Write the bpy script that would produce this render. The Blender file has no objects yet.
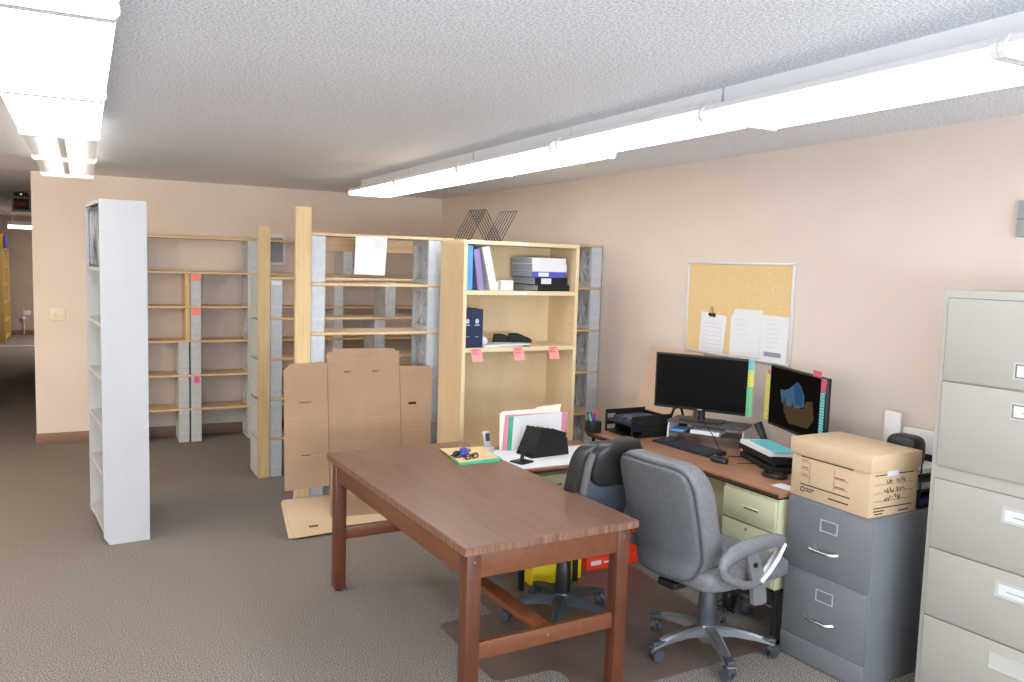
import bpy, bmesh, math, random
from mathutils import Vector, Matrix
random.seed(7)
PI = math.pi
C = bpy.context.scene.collection
sc = bpy.context.scene

# ------------------------------------------------------------------ materials
def lin(c):
    c = c / 255.0
    return c / 12.92 if c <= 0.04045 else ((c + 0.055) / 1.055) ** 2.4
def rgb(r, g, b): return (lin(r), lin(g), lin(b), 1.0)

def base_mat(name, col, rough=0.5, metal=0.0, spec=0.5):
    m = bpy.data.materials.new(name); m.use_nodes = True
    b = m.node_tree.nodes['Principled BSDF']
    b.inputs['Base Color'].default_value = rgb(*col)
    b.inputs['Roughness'].default_value = rough
    b.inputs['Metallic'].default_value = metal
    b.inputs['Specular IOR Level'].default_value = spec
    return m

def noise_mat(name, c1, c2, scale=(8, 8, 8), detail=4, rough=0.5, metal=0.0, bump=0.0, lo=0.35, hi=0.65, spec=0.5, bdist=0.002):
    m = base_mat(name, c1, rough, metal, spec)
    nt = m.node_tree; N = nt.nodes; L = nt.links; b = N['Principled BSDF']
    tc = N.new('ShaderNodeTexCoord'); mp = N.new('ShaderNodeMapping')
    mp.inputs['Scale'].default_value = scale
    ns = N.new('ShaderNodeTexNoise'); ns.inputs['Scale'].default_value = 1.0; ns.inputs['Detail'].default_value = detail
    cr = N.new('ShaderNodeValToRGB')
    cr.color_ramp.elements[0].position = lo; cr.color_ramp.elements[0].color = rgb(*c1)
    cr.color_ramp.elements[1].position = hi; cr.color_ramp.elements[1].color = rgb(*c2)
    L.new(tc.outputs['Object'], mp.inputs['Vector']); L.new(mp.outputs['Vector'], ns.inputs['Vector'])
    L.new(ns.outputs['Fac'], cr.inputs['Fac']); L.new(cr.outputs['Color'], b.inputs['Base Color'])
    if bump:
        bp = N.new('ShaderNodeBump'); bp.inputs['Strength'].default_value = bump; bp.inputs['Distance'].default_value = bdist
        L.new(ns.outputs['Fac'], bp.inputs['Height']); L.new(bp.outputs['Normal'], b.inputs['Normal'])
    return m

def emit_mat(name, col, strength):
    m = bpy.data.materials.new(name); m.use_nodes = True
    nt = m.node_tree; nt.nodes.clear()
    e = nt.nodes.new('ShaderNodeEmission'); o = nt.nodes.new('ShaderNodeOutputMaterial')
    e.inputs['Color'].default_value = rgb(*col); e.inputs['Strength'].default_value = strength
    nt.links.new(e.outputs['Emission'], o.inputs['Surface'])
    return m

M = {}
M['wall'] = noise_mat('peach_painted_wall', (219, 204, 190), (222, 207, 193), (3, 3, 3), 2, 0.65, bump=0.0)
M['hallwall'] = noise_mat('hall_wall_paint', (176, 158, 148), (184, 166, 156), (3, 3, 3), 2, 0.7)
M['ceil'] = noise_mat('stippled_ceiling', (212, 217, 228), (254, 255, 255), (115, 115, 115), 3, 0.9, bump=0.6, lo=0.41, hi=0.57, bdist=0.006)
M['carpet'] = noise_mat('loop_carpet', (68, 64, 60), (174, 165, 156), (170, 170, 170), 2, 0.95, bump=0.35, lo=0.36, hi=0.64, spec=0.1, bdist=0.004)
M['baseboard'] = base_mat('brown_vinyl_baseboard', (128, 98, 80), 0.5)
M['white_metal'] = base_mat('white_enamel', (236, 236, 236), 0.4)
M['lens'] = emit_mat('lit_lens', (246, 249, 255), 7.0)
M['tube'] = emit_mat('lit_tube', (255, 248, 238), 9.0)
M['galv'] = base_mat('grey_lamp_housing', (238, 238, 240), 0.5, 0.0)
M['white_shelf'] = noise_mat('white_paint', (190, 192, 194), (186, 188, 191), (4, 4, 4), 3, 0.5)
M['pine'] = noise_mat('pine_board', (204, 170, 124), (220, 190, 147), (3, 40, 40), 4, 0.55)
M['pine_end'] = noise_mat('pine_post', (206, 174, 124), (220, 191, 143), (40, 40, 2.5), 4, 0.55)
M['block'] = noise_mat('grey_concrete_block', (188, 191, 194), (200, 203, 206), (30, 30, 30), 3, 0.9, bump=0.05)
M['block_dark'] = noise_mat('darker_concrete_block', (170, 172, 172), (186, 188, 187), (14, 14, 14), 3, 0.9, bump=0.05)  # slightly darker grey with broader mottling
M['birch'] = noise_mat('birch_veneer', (218, 192, 150), (226, 203, 163), (6, 6, 1.6), 4, 0.4)
M['birch_edge'] = base_mat('birch_edge', (228, 208, 168), 0.4)
M['card'] = noise_mat('cardboard', (160, 129, 101), (168, 137, 108), (3, 3, 3), 3, 0.8)
M['cardtan'] = noise_mat('tan_cardboard', (196, 170, 136), (203, 177, 143), (3, 3, 3), 3, 0.75)
M['cardedge'] = base_mat('cardboard_edge', (184, 154, 124), 0.9)
M['dark'] = base_mat('dark_slot', (40, 30, 24), 0.9)
M['table_top'] = noise_mat('walnut_laminate', (114, 82, 67), (130, 97, 81), (26, 3, 26), 6, 0.32, lo=0.3, hi=0.7)
M['table_edge'] = noise_mat('walnut_edge_band', (98, 66, 52), (140, 104, 86), (60, 60, 4), 5, 0.4, lo=0.35, hi=0.65)
M['table_wood'] = noise_mat('cherry_stained_wood', (108, 64, 40), (117, 71, 45), (30, 4, 30), 5, 0.38)
M['table_leg'] = noise_mat('cherry_stained_leg', (84, 45, 28), (100, 56, 34), (30, 30, 4), 5, 0.36)
M['table_dark'] = noise_mat('cherry_stained_rail', (104, 58, 34), (124, 72, 42), (4, 30, 30), 5, 0.4)
M['screw'] = base_mat('steel_screw', (170, 160, 150), 0.35, 0.9)
M['desk_top'] = noise_mat('desk_woodgrain', (140, 100, 74), (160, 116, 88), (30, 3, 30), 6, 0.3, lo=0.3, hi=0.7)
M['desk_edge'] = base_mat('desk_edge_band', (72, 48, 34), 0.5)
M['cream'] = base_mat('cream_green_enamel', (192, 189, 154), 0.4)
M['creamdark'] = base_mat('cream_enamel_panel', (200, 202, 172), 0.45)
M['gap'] = base_mat('drawer_gap', (86, 86, 70), 0.6)
M['greymetal'] = base_mat('slate_grey_enamel', (112, 115, 119), 0.38)
M['greyline'] = base_mat('grey_enamel_edge', (134, 142, 152), 0.4)
M['chrome'] = base_mat('chrome', (226, 228, 230), 0.15, 1.0)
M['polished'] = base_mat('polished_aluminium', (186, 190, 198), 0.34, 0.9)
M['beige'] = base_mat('putty_enamel', (172, 169, 160), 0.4)
M['beigegap'] = base_mat('putty_gap', (128, 126, 116), 0.6)
M['beigelight'] = base_mat('putty_pull_recess', (190, 190, 182), 0.4)
M['paper'] = base_mat('white_paper', (226, 226, 227), 0.8)
M['paperlabel'] = base_mat('label_paper', (212, 216, 224), 0.7)
M['ink'] = base_mat('grey_print', (150, 150, 156), 0.9)
M['inklight'] = base_mat('pale_print', (206, 206, 212), 0.9)
M['inkdark'] = base_mat('dark_print', (62, 46, 36), 0.9)
M['black'] = base_mat('black_plastic', (24, 24, 26), 0.42)
M['blackmatte'] = base_mat('black_matte', (18, 18, 19), 0.75)
M['leather'] = base_mat('black_leather', (36, 36, 36), 0.4)
M['greyfabric'] = noise_mat('grey_leatherette', (108, 109, 112), (118, 119, 122), (60, 60, 60), 3, 0.5, bump=0.08)
M['greyback'] = noise_mat('grey_back_vinyl', (90, 93, 96), (98, 101, 104), (60, 60, 60), 3, 0.5, bump=0.08)
M['piping'] = base_mat('grey_piping', (84, 88, 94), 0.5)
M['greyplastic'] = base_mat('grey_plastic', (112, 112, 114), 0.5)
M['shellgrey'] = base_mat('slate_chair_shell', (72, 80, 92), 0.5)
M['framegrey'] = base_mat('grey_chair_frame', (98, 100, 102), 0.4)
M['darkgrey'] = base_mat('charcoal_plastic', (62, 67, 74), 0.42)
M['mat'] = noise_mat('brown_chair_mat', (100, 84, 76), (110, 93, 84), (4, 4, 4), 3, 0.4)
M['yellow'] = base_mat('yellow_carton', (232, 206, 20), 0.5)
M['orange'] = base_mat('orange_carton', (238, 66, 28), 0.5)
M['cork'] = noise_mat('cork', (220, 188, 134), (227, 196, 143), (60, 60, 60), 3, 0.9, lo=0.3, hi=0.7)
M['alu'] = base_mat('aluminium_frame', (220, 220, 224), 0.35, 0.25)
M['screen'] = base_mat('switched_off_screen', (6, 6, 7), 0.3, 0, 0.12)
M['screen_on'] = emit_mat('dim_lit_screen', (30, 25, 22), 0.5)
M['sblue'] = emit_mat('screen_sky_blue', (84, 116, 142), 0.62)
M['sblue2'] = emit_mat('screen_deep_blue', (58, 96, 140), 0.62)
M['stan'] = emit_mat('screen_sand', (92, 74, 52), 0.62)
M['teal'] = base_mat('teal_paper', (112, 196, 200), 0.7)
M['flagyellow'] = base_mat('yellow_flag', (214, 206, 92), 0.7)
M['flaggreen'] = base_mat('green_flag', (116, 192, 138), 0.7)
M['flagpink'] = base_mat('pink_flag', (206, 96, 112), 0.7)
M['sticky'] = base_mat('coral_sticky_note', (250, 142, 130), 0.75)
M['stickyl'] = base_mat('light_pink_sticky_note', (250, 160, 156), 0.75)
M['stickym'] = base_mat('magenta_sticky_note', (238, 110, 160), 0.75)
M['ink_red'] = base_mat('red_ink', (190, 70, 90), 0.9)
M['blue'] = base_mat('royal_blue_vinyl', (84, 90, 190), 0.4)
M['lightblue'] = base_mat('light_blue_cover', (88, 158, 210), 0.5)
M['lilac'] = base_mat('lilac_cover', (142, 128, 178), 0.5)
M['navy'] = base_mat('navy_cover', (26, 42, 76), 0.5)
M['silver_ink'] = base_mat('silver_print', (190, 200, 220), 0.5)
M['greybook'] = noise_mat('page_edges', (150, 154, 158), (170, 174, 178), (4, 4, 300), 2, 0.8)
M['pinkfold'] = base_mat('pink_folder', (226, 144, 170), 0.7)
M['greenfold'] = base_mat('green_folder', (58, 178, 130), 0.7)
M['manila'] = base_mat('manila_folder', (226, 194, 146), 0.7)
M['ivory'] = base_mat('ivory_folder', (244, 236, 216), 0.7)
M['ivoryplastic'] = base_mat('ivory_plastic', (226, 212, 180), 0.4)
M['silver'] = base_mat('silver_plastic', (196, 198, 200), 0.35, 0.3)
M['keys'] = base_mat('key_caps', (52, 55, 60), 0.45)
M['kbd'] = base_mat('keyboard_body', (34, 37, 41), 0.45)
M['trayink'] = noise_mat('printed_leaflets', (26, 34, 54), (98, 120, 150), (22, 22, 22), 5, 0.4, lo=0.45, hi=0.7)
M['plexi'] = base_mat('tan_backing_board', (214, 186, 164), 0.45)
M['exit_red'] = emit_mat('exit_red', (190, 30, 45), 0.3)
M['exit_body'] = base_mat('exit_housing', (128, 108, 104), 0.6)
M['lampspot'] = emit_mat('lamp_spot', (255, 250, 240), 0.5)
M['yellowbook'] = base_mat('yellow_book', (236, 190, 30), 0.5)
M['shelfwood'] = noise_mat('yellow_pine', (196, 164, 92), (208, 178, 106), (30, 30, 3), 4, 0.6)
M['greyvent'] = base_mat('grey_vent', (158, 162, 162), 0.6)
M['framewhite'] = base_mat('white_frame', (232, 226, 222), 0.5)
M['wire'] = base_mat('dark_wire', (56, 50, 48), 0.4, 0.5)
M['red'] = base_mat('red_plastic', (220, 50, 30), 0.5)
M['penblue'] = base_mat('blue_plastic', (52, 68, 170), 0.5)
M['pictureglass'] = noise_mat('picture_print', (96, 116, 150), (206, 214, 228), (3, 8, 6), 3, 0.12, lo=0.4, hi=0.6)
M['steelgrey'] = base_mat('grey_metal_frame', (110, 112, 118), 0.4, 0.3)
M['smoke'] = base_mat('frosted_acrylic', (206, 206, 210), 0.35)

# ------------------------------------------------------------------ mesh builder
class MB:
    def __init__(s): s.bm = bmesh.new(); s.mi = 0
    def _faces(s, before):
        for f in s.bm.faces:
            if f.index == -1 or f not in before: f.material_index = s.mi
    def add(s, verts, faces, smooth=False):
        vs = [s.bm.verts.new(v) for v in verts]
        out = []
        for f in faces:
            try:
                fc = s.bm.faces.new([vs[i] for i in f]); fc.material_index = s.mi; fc.smooth = smooth; out.append(fc)
            except ValueError: pass
        return vs, out
    def box(s, x0, y0, z0, x1, y1, z1, bev=0.0, mat=None, seg=2):
        v = [(x0,y0,z0),(x1,y0,z0),(x1,y1,z0),(x0,y1,z0),(x0,y0,z1),(x1,y0,z1),(x1,y1,z1),(x0,y1,z1)]
        if mat: v = [mat @ Vector(p) for p in v]
        f = [(0,3,2,1),(4,5,6,7),(0,1,5,4),(1,2,6,5),(2,3,7,6),(3,0,4,7)]
        vs, fs = s.add(v, f)
        if bev > 0:
            es = list({e for fc in fs for e in fc.edges})
            r = bmesh.ops.bevel(s.bm, geom=es, offset=bev, segments=seg, affect='EDGES', profile=0.5)
            for fc in r['faces']: fc.material_index = s.mi
        return s
    def prism(s, poly, axis, a, b, mat=None, smooth=False):
        n = len(poly)
        def P(p, t):
            if axis == 'z': q = (p[0], p[1], t)
            elif axis == 'y': q = (p[0], t, p[1])
            else: q = (t, p[0], p[1])
            return mat @ Vector(q) if mat else q
        v = [P(p, a) for p in poly] + [P(p, b) for p in poly]
        f = [tuple(range(n))[::-1], tuple(range(n, 2*n))] + [(i, (i+1) % n, n+(i+1) % n, n+i) for i in range(n)]
        s.add(v, f, smooth); return s
    def cyl(s, p0, p1, r0, r1=None, n=16):
        return s.tube([p0, p1], [r0, r0 if r1 is None else r1], n)
    def tube(s, pts, r, n=10, closed=False, flat=1.0, up=None):
        P = [Vector(p) for p in pts]; k = len(P)
        R = r if isinstance(r, (list, tuple)) else [r]*k
        rings = []; prev = None
        for i in range(k):
            if closed: d = P[(i+1) % k] - P[i-1]
            else: d = P[min(i+1, k-1)] - P[max(i-1, 0)]
            d.normalize()
            if up is not None: a = Vector(up)
            elif prev is None: a = Vector((0,0,1)) if abs(d.z) < 0.9 else Vector((1,0,0))
            else: a = prev
            a = (a - d*a.dot(d))
            if a.length < 1e-6: a = Vector((1,0,0)) - d*d.x
            a.normalize(); b = d.cross(a); prev = a
            rings.append([P[i] + (a*math.cos(t)*R[i] + b*math.sin(t)*R[i]*flat) for t in [2*PI*j/n for j in range(n)]])
        v = [q for rg in rings for q in rg]; f = []
        m = k if closed else k-1
        for i in range(m):
            i2 = (i+1) % k
            for j in range(n):
                j2 = (j+1) % n
                f.append((i*n+j, i*n+j2, i2*n+j2, i2*n+j))
        if not closed:
            f.append(tuple(range(n))[::-1]); f.append(tuple((k-1)*n+j for j in range(n)))
        s.add(v, f, True); return s
    def lathe(s, prof, c=(0,0,0), n=24, mat=None):
        v = []; f = []
        for r, z in prof:
            for j in range(n):
                t = 2*PI*j/n; q = Vector((c[0]+r*math.cos(t), c[1]+r*math.sin(t), c[2]+z))
                v.append(mat @ q if mat else q)
        for i in range(len(prof)-1):
            for j in range(n):
                j2 = (j+1) % n; f.append((i*n+j, i*n+j2, (i+1)*n+j2, (i+1)*n+j))
        f.append(tuple(range(n))[::-1]); f.append(tuple((len(prof)-1)*n+j for j in range(n)))
        s.add(v, f, True); return s
    def sell(s, a, b, c, e1, e2, fn=None, nu=28, nv=18):
        def pw(x, e): return math.copysign(abs(x)**e, x)
        v = []; f = []
        for i in range(nv+1):
            ph = -PI/2 + PI*i/nv
            for j in range(nu):
                th = 2*PI*j/nu
                q = Vector((a*pw(math.cos(ph), e1)*pw(math.cos(th), e2), b*pw(math.cos(ph), e1)*pw(math.sin(th), e2), c*pw(math.sin(ph), e1)))
                v.append(fn(q) if fn else q)
        for i in range(nv):
            for j in range(nu):
                j2 = (j+1) % nu; f.append((i*nu+j, i*nu+j2, (i+1)*nu+j2, (i+1)*nu+j))
        s.add(v, f, True); return s
    def build(s, name, mats, parent=None, loc=None, rot=None, ang=38, label=None):
        bmesh.ops.remove_doubles(s.bm, verts=s.bm.verts, dist=1e-6)
        bmesh.ops.recalc_face_normals(s.bm, faces=s.bm.faces)
        for e in s.bm.edges:
            e.smooth = len(e.link_faces) == 2 and e.calc_face_angle(0) < math.radians(ang)
        for f in s.bm.faces: f.smooth = True
        me = bpy.data.meshes.new(name); s.bm.to_mesh(me); s.bm.free()
        if not isinstance(mats, (list, tuple)): mats = [mats]
        for m in mats: me.materials.append(M[m] if isinstance(m, str) else m)
        o = bpy.data.objects.new(name, me); C.objects.link(o)
        if parent: o.parent = parent
        if loc: o.location = loc
        if rot is not None: o.rotation_euler = rot if isinstance(rot, (tuple, list)) else (0, 0, rot)
        if label: o['label'] = label
        return o

def tag(o, label, cat, group=None, kind=None):
    o['label'] = label; o['category'] = cat
    if group: o['group'] = group
    if kind: o['kind'] = kind
    return o
def thing(name, label, cat, loc=(0,0,0), rz=0.0, group=None):
    o = bpy.data.objects.new(name, None); C.objects.link(o)
    o.location = loc; o.rotation_euler = (0,0,rz)
    return tag(o, label, cat, group)
def struct(o): o['kind'] = 'structure'; return o
def copy_tree(o, parent=None):
    c = o.copy(); C.objects.link(c)
    if parent: c.parent = parent
    for ch in [x for x in bpy.data.objects if x.parent == o]: copy_tree(ch, c)
    return c
def frame_fn(ox, oy, th):
    Cc, S = math.cos(th), math.sin(th)
    return lambda x, y, z=0.0: (ox + x*Cc - y*S, oy + x*S + y*Cc, z)

def text_obj(name, body, size, mat, parent, loc, rot, align='CENTER', ext=0.0006):
    cu = bpy.data.curves.new(name, 'FONT'); cu.body = body; cu.size = size; cu.align_x = align; cu.align_y = 'CENTER'; cu.extrude = ext
    tmp = bpy.data.objects.new(name, cu); C.objects.link(tmp)
    dg = bpy.context.evaluated_depsgraph_get()
    me = bpy.data.meshes.new_from_object(tmp.evaluated_get(dg))
    bpy.data.objects.remove(tmp)
    me.name = name; me.materials.clear(); me.materials.append(M[mat])
    o = bpy.data.objects.new(name, me); C.objects.link(o); o.parent = parent; o.location = loc; o.rotation_euler = rot
    return o

# ------------------------------------------------------------------ room shell
XR, YB, H = 3.495, 8.44, 2.435
XW = -0.392           # end of the back wall
XL, YF, YE = -4.2, -3.4, 19.7
struct(MB().box(XL-0.1, YF-0.1, -0.1, XR+0.1, YE+0.1, 0).build('floor', 'carpet'))
struct(MB().box(XL-0.1, YF-0.1, H, XR+0.1, YE+0.1, H+0.1).build('ceiling', 'ceil'))
struct(MB().box(XR, YF-0.1, 0, XR+0.1, YB+0.12, H).build('wall_right', 'wall'))
struct(MB().box(XW, YB, 0, XR, YB+0.12, H).build('wall_back', 'wall'))
struct(MB().box(XL-0.1, YF, 0, XL, YB+0.12, H).build('wall_left', 'wall'))
struct(MB().box(XL-0.1, YF-0.1, 0, XR+0.1, YF, H).build('wall_front', 'wall'))
# hall beyond the end of the back wall
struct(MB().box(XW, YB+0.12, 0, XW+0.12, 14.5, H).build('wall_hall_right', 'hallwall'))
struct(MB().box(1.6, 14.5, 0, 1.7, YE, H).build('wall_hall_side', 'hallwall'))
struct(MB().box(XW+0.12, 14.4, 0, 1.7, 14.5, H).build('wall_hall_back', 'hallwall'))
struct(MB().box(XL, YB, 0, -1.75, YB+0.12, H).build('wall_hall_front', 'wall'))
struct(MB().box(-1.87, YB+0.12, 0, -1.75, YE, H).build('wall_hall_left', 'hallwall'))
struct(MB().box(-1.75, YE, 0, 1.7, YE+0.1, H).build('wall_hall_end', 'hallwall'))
for nm, b in (('baseboard_back', (XW-0.008, YB-0.012, 0, XR, YB, 0.10)), ('baseboard_hall_end', (-1.75, YE-0.012, 0, XW, YE, 0.10)),
              ('baseboard_end', (XW-0.008, YB, 0, XW, YB+0.12, 0.10)), ('baseboard_right', (XR-0.012, YF, 0, XR, YB-0.012, 0.10))):
    struct(MB().box(*b, bev=0.003).build(nm, 'baseboard'))
struct(MB().box(-1.75, 17.33, 0, XW, 17.42, 0.006).build('trim_1', 'alu'))

# switch plate and wall devices
sw = thing('switch_plate', 'ivory double switch plate on the end of the back wall', 'switch', (-0.206, YB, 1.178))
MB().box(-0.062, -0.008, -0.058, 0.062, 0, 0.058, bev=0.004).build('plate', 'ivoryplastic', sw)
for x in (-0.024, 0.024): MB().box(x-0.006, -0.018, -0.014, x+0.006, -0.008, 0.012, bev=0.002).build('toggle', 'framewhite', sw)
wv = thing('wall_vent', 'grey wall vent in a white frame above the back shelving', 'vent', (1.715, YB, 1.82))
MB().box(-0.075, -0.01, -0.12, 0.075, -0.002, 0.12).build('grille', 'greyvent', wv)
b = MB()
for q in ((-0.095, -0.018, -0.155, -0.07, 0, 0.155), (0.07, -0.018, -0.155, 0.095, 0, 0.155), (-0.07, -0.018, 0.125, 0.07, 0, 0.155), (-0.07, -0.018, -0.155, 0.07, 0, -0.125)): b.box(*q, bev=0.003)
b.build('frame', 'framewhite', wv)
th_ = thing('thermostat', 'small grey thermostat box high on the right wall above the tall file', 'thermostat', (XR, 2.07, 2.0))
MB().box(-0.028, -0.042, -0.075, 0, 0.042, 0.075, bev=0.006).build('cover', 'greyvent', th_)
MB().box(-0.0295, -0.040, -0.004, -0.027, 0.040, 0.0).build('seam', 'steelgrey', th_)
MB().box(-0.006, -0.05, -0.083, 0.001, 0.05, 0.083, bev=0.002).build('back_plate', 'framewhite', th_)

# ------------------------------------------------------------------ ceiling lights
def light_fixture(x, y0, y1, label, group, w=0.33, zb=2.30, ends=True, bare=False):
    t = thing('fluorescent_fixture', label, 'ceiling light', (x, (y0+y1)/2, H), 0, group)
    L = (y1-y0)/2; d = zb-H
    MB().box(-0.08, -L+0.006, d+0.0555 if not bare else -0.075, 0.08, L-0.006, 0).build('housing', 'galv', t)
    hw = w/2
    if not bare:
        poly = [(-hw+0.02, d+0.006), (hw-0.02, d+0.006), (hw-0.006, d+0.02), (hw-0.006, d+0.03), (-hw+0.006, d+0.03), (-hw+0.006, d+0.02)]
        MB().prism(poly, 'y', -L+0.018, L-0.018).build('lens', 'lens', t)
        MB().prism([(-hw+0.004, d+0.0305), (hw-0.004, d+0.0305), (hw-0.02, d+0.055), (-hw+0.02, d+0.055)], 'y', -L+0.012, L-0.012).build('reflector', 'white_metal', t)
    else:
        prof = [(-0.05, -0.078), (0.05, -0.078), (hw-0.008, d+0.03), (hw-0.008, d+0.024), (0.048, -0.084), (-0.048, -0.084), (-hw+0.008, d+0.024), (-hw+0.008, d+0.03)]
        MB().prism(prof, 'y', -L+0.016, L-0.016).build('reflector', 'white_metal', t)
        for sx in (-0.085, 0.085):
            tb = MB().cyl((sx, -L+0.05, d+0.035), (sx, L-0.05, d+0.035), 0.019, n=14).build('tube', 'tube', t)
            sb = MB()
            for sy in (-1, 1): sb.box(sx-0.016, sy*(L-0.034)-0.014, d+0.012, sx+0.016, sy*(L-0.034)+0.014, -0.085, bev=0.003)
            sb.build('lamp_holder', 'framewhite', t)
        MB().box(-0.02, -L+0.05, d+0.02, 0.02, L-0.05, -0.08, bev=0.004).build('ballast_cover', 'white_metal', t)
    for sy in (-1, 1):
        y = sy*(L-0.009)
        poly = [(-hw+0.012, d), (hw-0.012, d), (hw, d+0.014), (hw, d+0.035), (hw-0.02, d+0.058), (-hw+0.02, d+0.058), (-hw, d+0.035), (-hw, d+0.014)]
        MB().prism(poly, 'y', y-0.009, y+0.009).build('end_cap', 'white_metal', t)
    return t
WL = ['farthest', 'second farthest', 'third farthest', 'fourth farthest', 'fifth farthest', 'sixth farthest', 'seventh farthest']
yl = 7.99
for i in range(8):
    y1 = 7.165 - 1.2235*i; y0 = y1 - 1.2235
    if i < 2: lab = ['farthest lamp of the left ceiling row, lamp holders showing above the white shelf', 'second lamp from the far end of the left ceiling row, its lamp holders visible'][i]
    elif i < 6: lab = 'glowing white ceiling lamp in the left row, %s from the far end' % ['third', 'fourth', 'fifth', 'sixth'][i-2]
    else: lab = 'glowing white ceiling lamp in the left row, overhead beyond the picture edge'
    light_fixture(-0.089, y0+0.001, y1-0.001, lab, 'left row of ceiling lights', w=0.357, bare=(i < 2))
yr = [7.06, 5.88, 4.725, 3.57, 2.473, 1.333, 0.19, -0.955, -2.1]
for i in range(len(yr)-1):
    if i < 5: lab = 'glowing white ceiling lamp in the right row, %s from the far end' % ['first', 'second', 'third', 'fourth', 'fifth'][i]
    else: lab = 'glowing white ceiling lamp in the right row, overhead beyond the picture edge'
    light_fixture(2.242, yr[i+1]+0.001, yr[i]-0.001, lab, 'right row of ceiling lights', w=0.394 if i != 3 else 0.336, zb=2.30 if i != 3 else 2.318)

# hall: lamp, exit sign, dark strips
hl = thing('tube_lamp', 'lit tube lamp across the ceiling at the far end of the hall', 'ceiling light', (-0.99, 17.5, 2.185))
for x in (-0.12, 0.8): MB().cyl((x, 0, 0.075), (x, 0, H-2.185), 0.008, n=8).build('hanger', 'white_metal', hl)
MB().box(-0.20, -0.05, 0.0, 1.0, 0.05, 0.075, bev=0.006).build('housing', 'white_metal', hl)
MB().cyl((-0.195, 0, -0.03), (0.995, 0, -0.03), 0.03, n=16).build('tube', 'lens', hl)
for i, yy in enumerate((15.9, 17.9, 19.0)):
    pass
b = MB()
b.box(-1.205, 12.6, 2.405, -1.165, 19.4, H)
o = b.build('conduit', 'alu'); tag(o, 'thin metal strip along the dark hall ceiling', 'conduit')
ex = thing('exit_sign', 'dark exit sign with red lettering hanging in the hall', 'exit sign', (-0.635, 11.5, 2.285))
MB().box(-0.10, -0.03, -0.09, 0.10, 0.03, 0.09, bev=0.006).build('housing', 'exit_body', ex)
MB().box(-0.08, -0.033, -0.066, 0.08, -0.03, 0.066).build('face', 'blackmatte', ex)
text_obj('lettering', 'EXIT', 0.066, 'exit_red', ex, (0, -0.0345, 0), (PI/2, 0, 0))
MB().box(-0.03, -0.02, 0.09, 0.03, 0.02, 0.15).build('bracket', 'blackmatte', ex)
for sx in (-0.055, 0.055):
    lh = MB().cyl((sx, -0.04, 0.115), (sx, 0.02, 0.115), 0.022).build('emergency_lamp', 'blackmatte', ex)
MB().cyl((0.0, -0.026, 0.118), (0.0, -0.02, 0.118), 0.012).build('indicator', 'lampspot', ex)
# far hall shelf, books, outlet
hs = thing('hall_shelf', 'tall yellow pine shelf against the left side of the far hall', 'shelf', (-1.52, 17.9, 0))
MB().box(-0.22, -0.02, 0, 0.23, 0.02, 1.76, bev=0.004).build('end_panel', 'shelfwood', hs)
MB().box(-0.22, 1.2, 0, 0.23, 1.24, 1.76, bev=0.004).build('end_panel', 'shelfwood', hs)
for i in range(6): MB().box(-0.22, 0.02, 0.06+i*0.334, 0.23, 1.2, 0.09+i*0.334, bev=0.003).build('shelf_board', 'shelfwood', hs)
for i, (m, lab) in enumerate((('paper', 'white book on top of the far hall shelf'), ('yellowbook', 'yellow book on top of the far hall shelf'), ('blue', 'blue book at the end of the far hall shelf'))):
    x0 = 0.11 + i*0.056
    o = MB().box(-1.52+x0, 17.9, 1.7605, -1.52+x0+0.052, 18.1, 2.0 + 0.03*(i == 1), bev=0.004).build('book', m); tag(o, lab, 'book', 'books on the hall shelf')
ot = thing('wall_socket', 'pale socket plate with a plug low on the end wall of the hall', 'socket', (-1.04, YE, 0.45))
MB().box(-0.07, -0.012, -0.05, 0.07, 0, 0.05, bev=0.004).build('plate', 'framewhite', ot)
MB().box(-0.09, -0.06, -0.14, -0.02, -0.012, -0.07, bev=0.01).build('adapter', 'framewhite', ot)
MB().tube([(-0.055, -0.03, -0.14), (-0.05, -0.03, -0.25), (-0.055, -0.05, -0.44)], 0.008, 8).build('cord', 'framewhite', ot)

# ------------------------------------------------------------------ white bookcase
wb = thing('white_bookcase', 'tall narrow white bookcase standing end-on in the open floor', 'bookcase', (0.088, 5.34, 0), 0.10)
WW, WLn, WH, T = 0.254, 0.68, 2.052, 0.022
def wpanel(y0):
    b = MB(); b.prism([(0.03, 0), (WW, 0), (WW, WH), (0, WH), (0, 0.045)], 'y', y0, y0+T); return b
wpanel(0).build('side_panel', 'white_shelf', wb)
wpanel(WLn-T).build('side_panel', 'white_shelf', wb)
MB().box(WW-0.008, T, 0.0, WW, WLn-T, WH-0.001).build('back_panel', 'white_shelf', wb)
MB().box(0, T, WH-T, WW-0.008, WLn-T, WH-0.001).build('top_panel', 'white_shelf', wb)
for z in (0.09, 0.43, 0.72, 1.01, 1.33, 1.655): MB().box(0.002, T, z-T, WW-0.008, WLn-T, z).build('shelf', 'white_shelf', wb)
FW = frame_fn(0.088, 5.34, 0.10)
pf = thing('framed_picture', 'glossy framed picture lying upright in the top bay of the white bookcase', 'picture', FW(0.012, 0.03, 1.656), 0.10)
MB().box(0.006, 0.012, 0.012, 0.012, 0.60, 0.345).build('print', 'pictureglass', pf)
b = MB()
for q in ((0, 0, 0, 0.018, 0.02, 0.36), (0, 0.585, 0, 0.018, 0.605, 0.36), (0, 0.02, 0.34, 0.018, 0.585, 0.36), (0, 0.02, 0, 0.018, 0.585, 0.016)): b.box(*q)
b.build('frame', 'steelgrey', pf)

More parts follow.
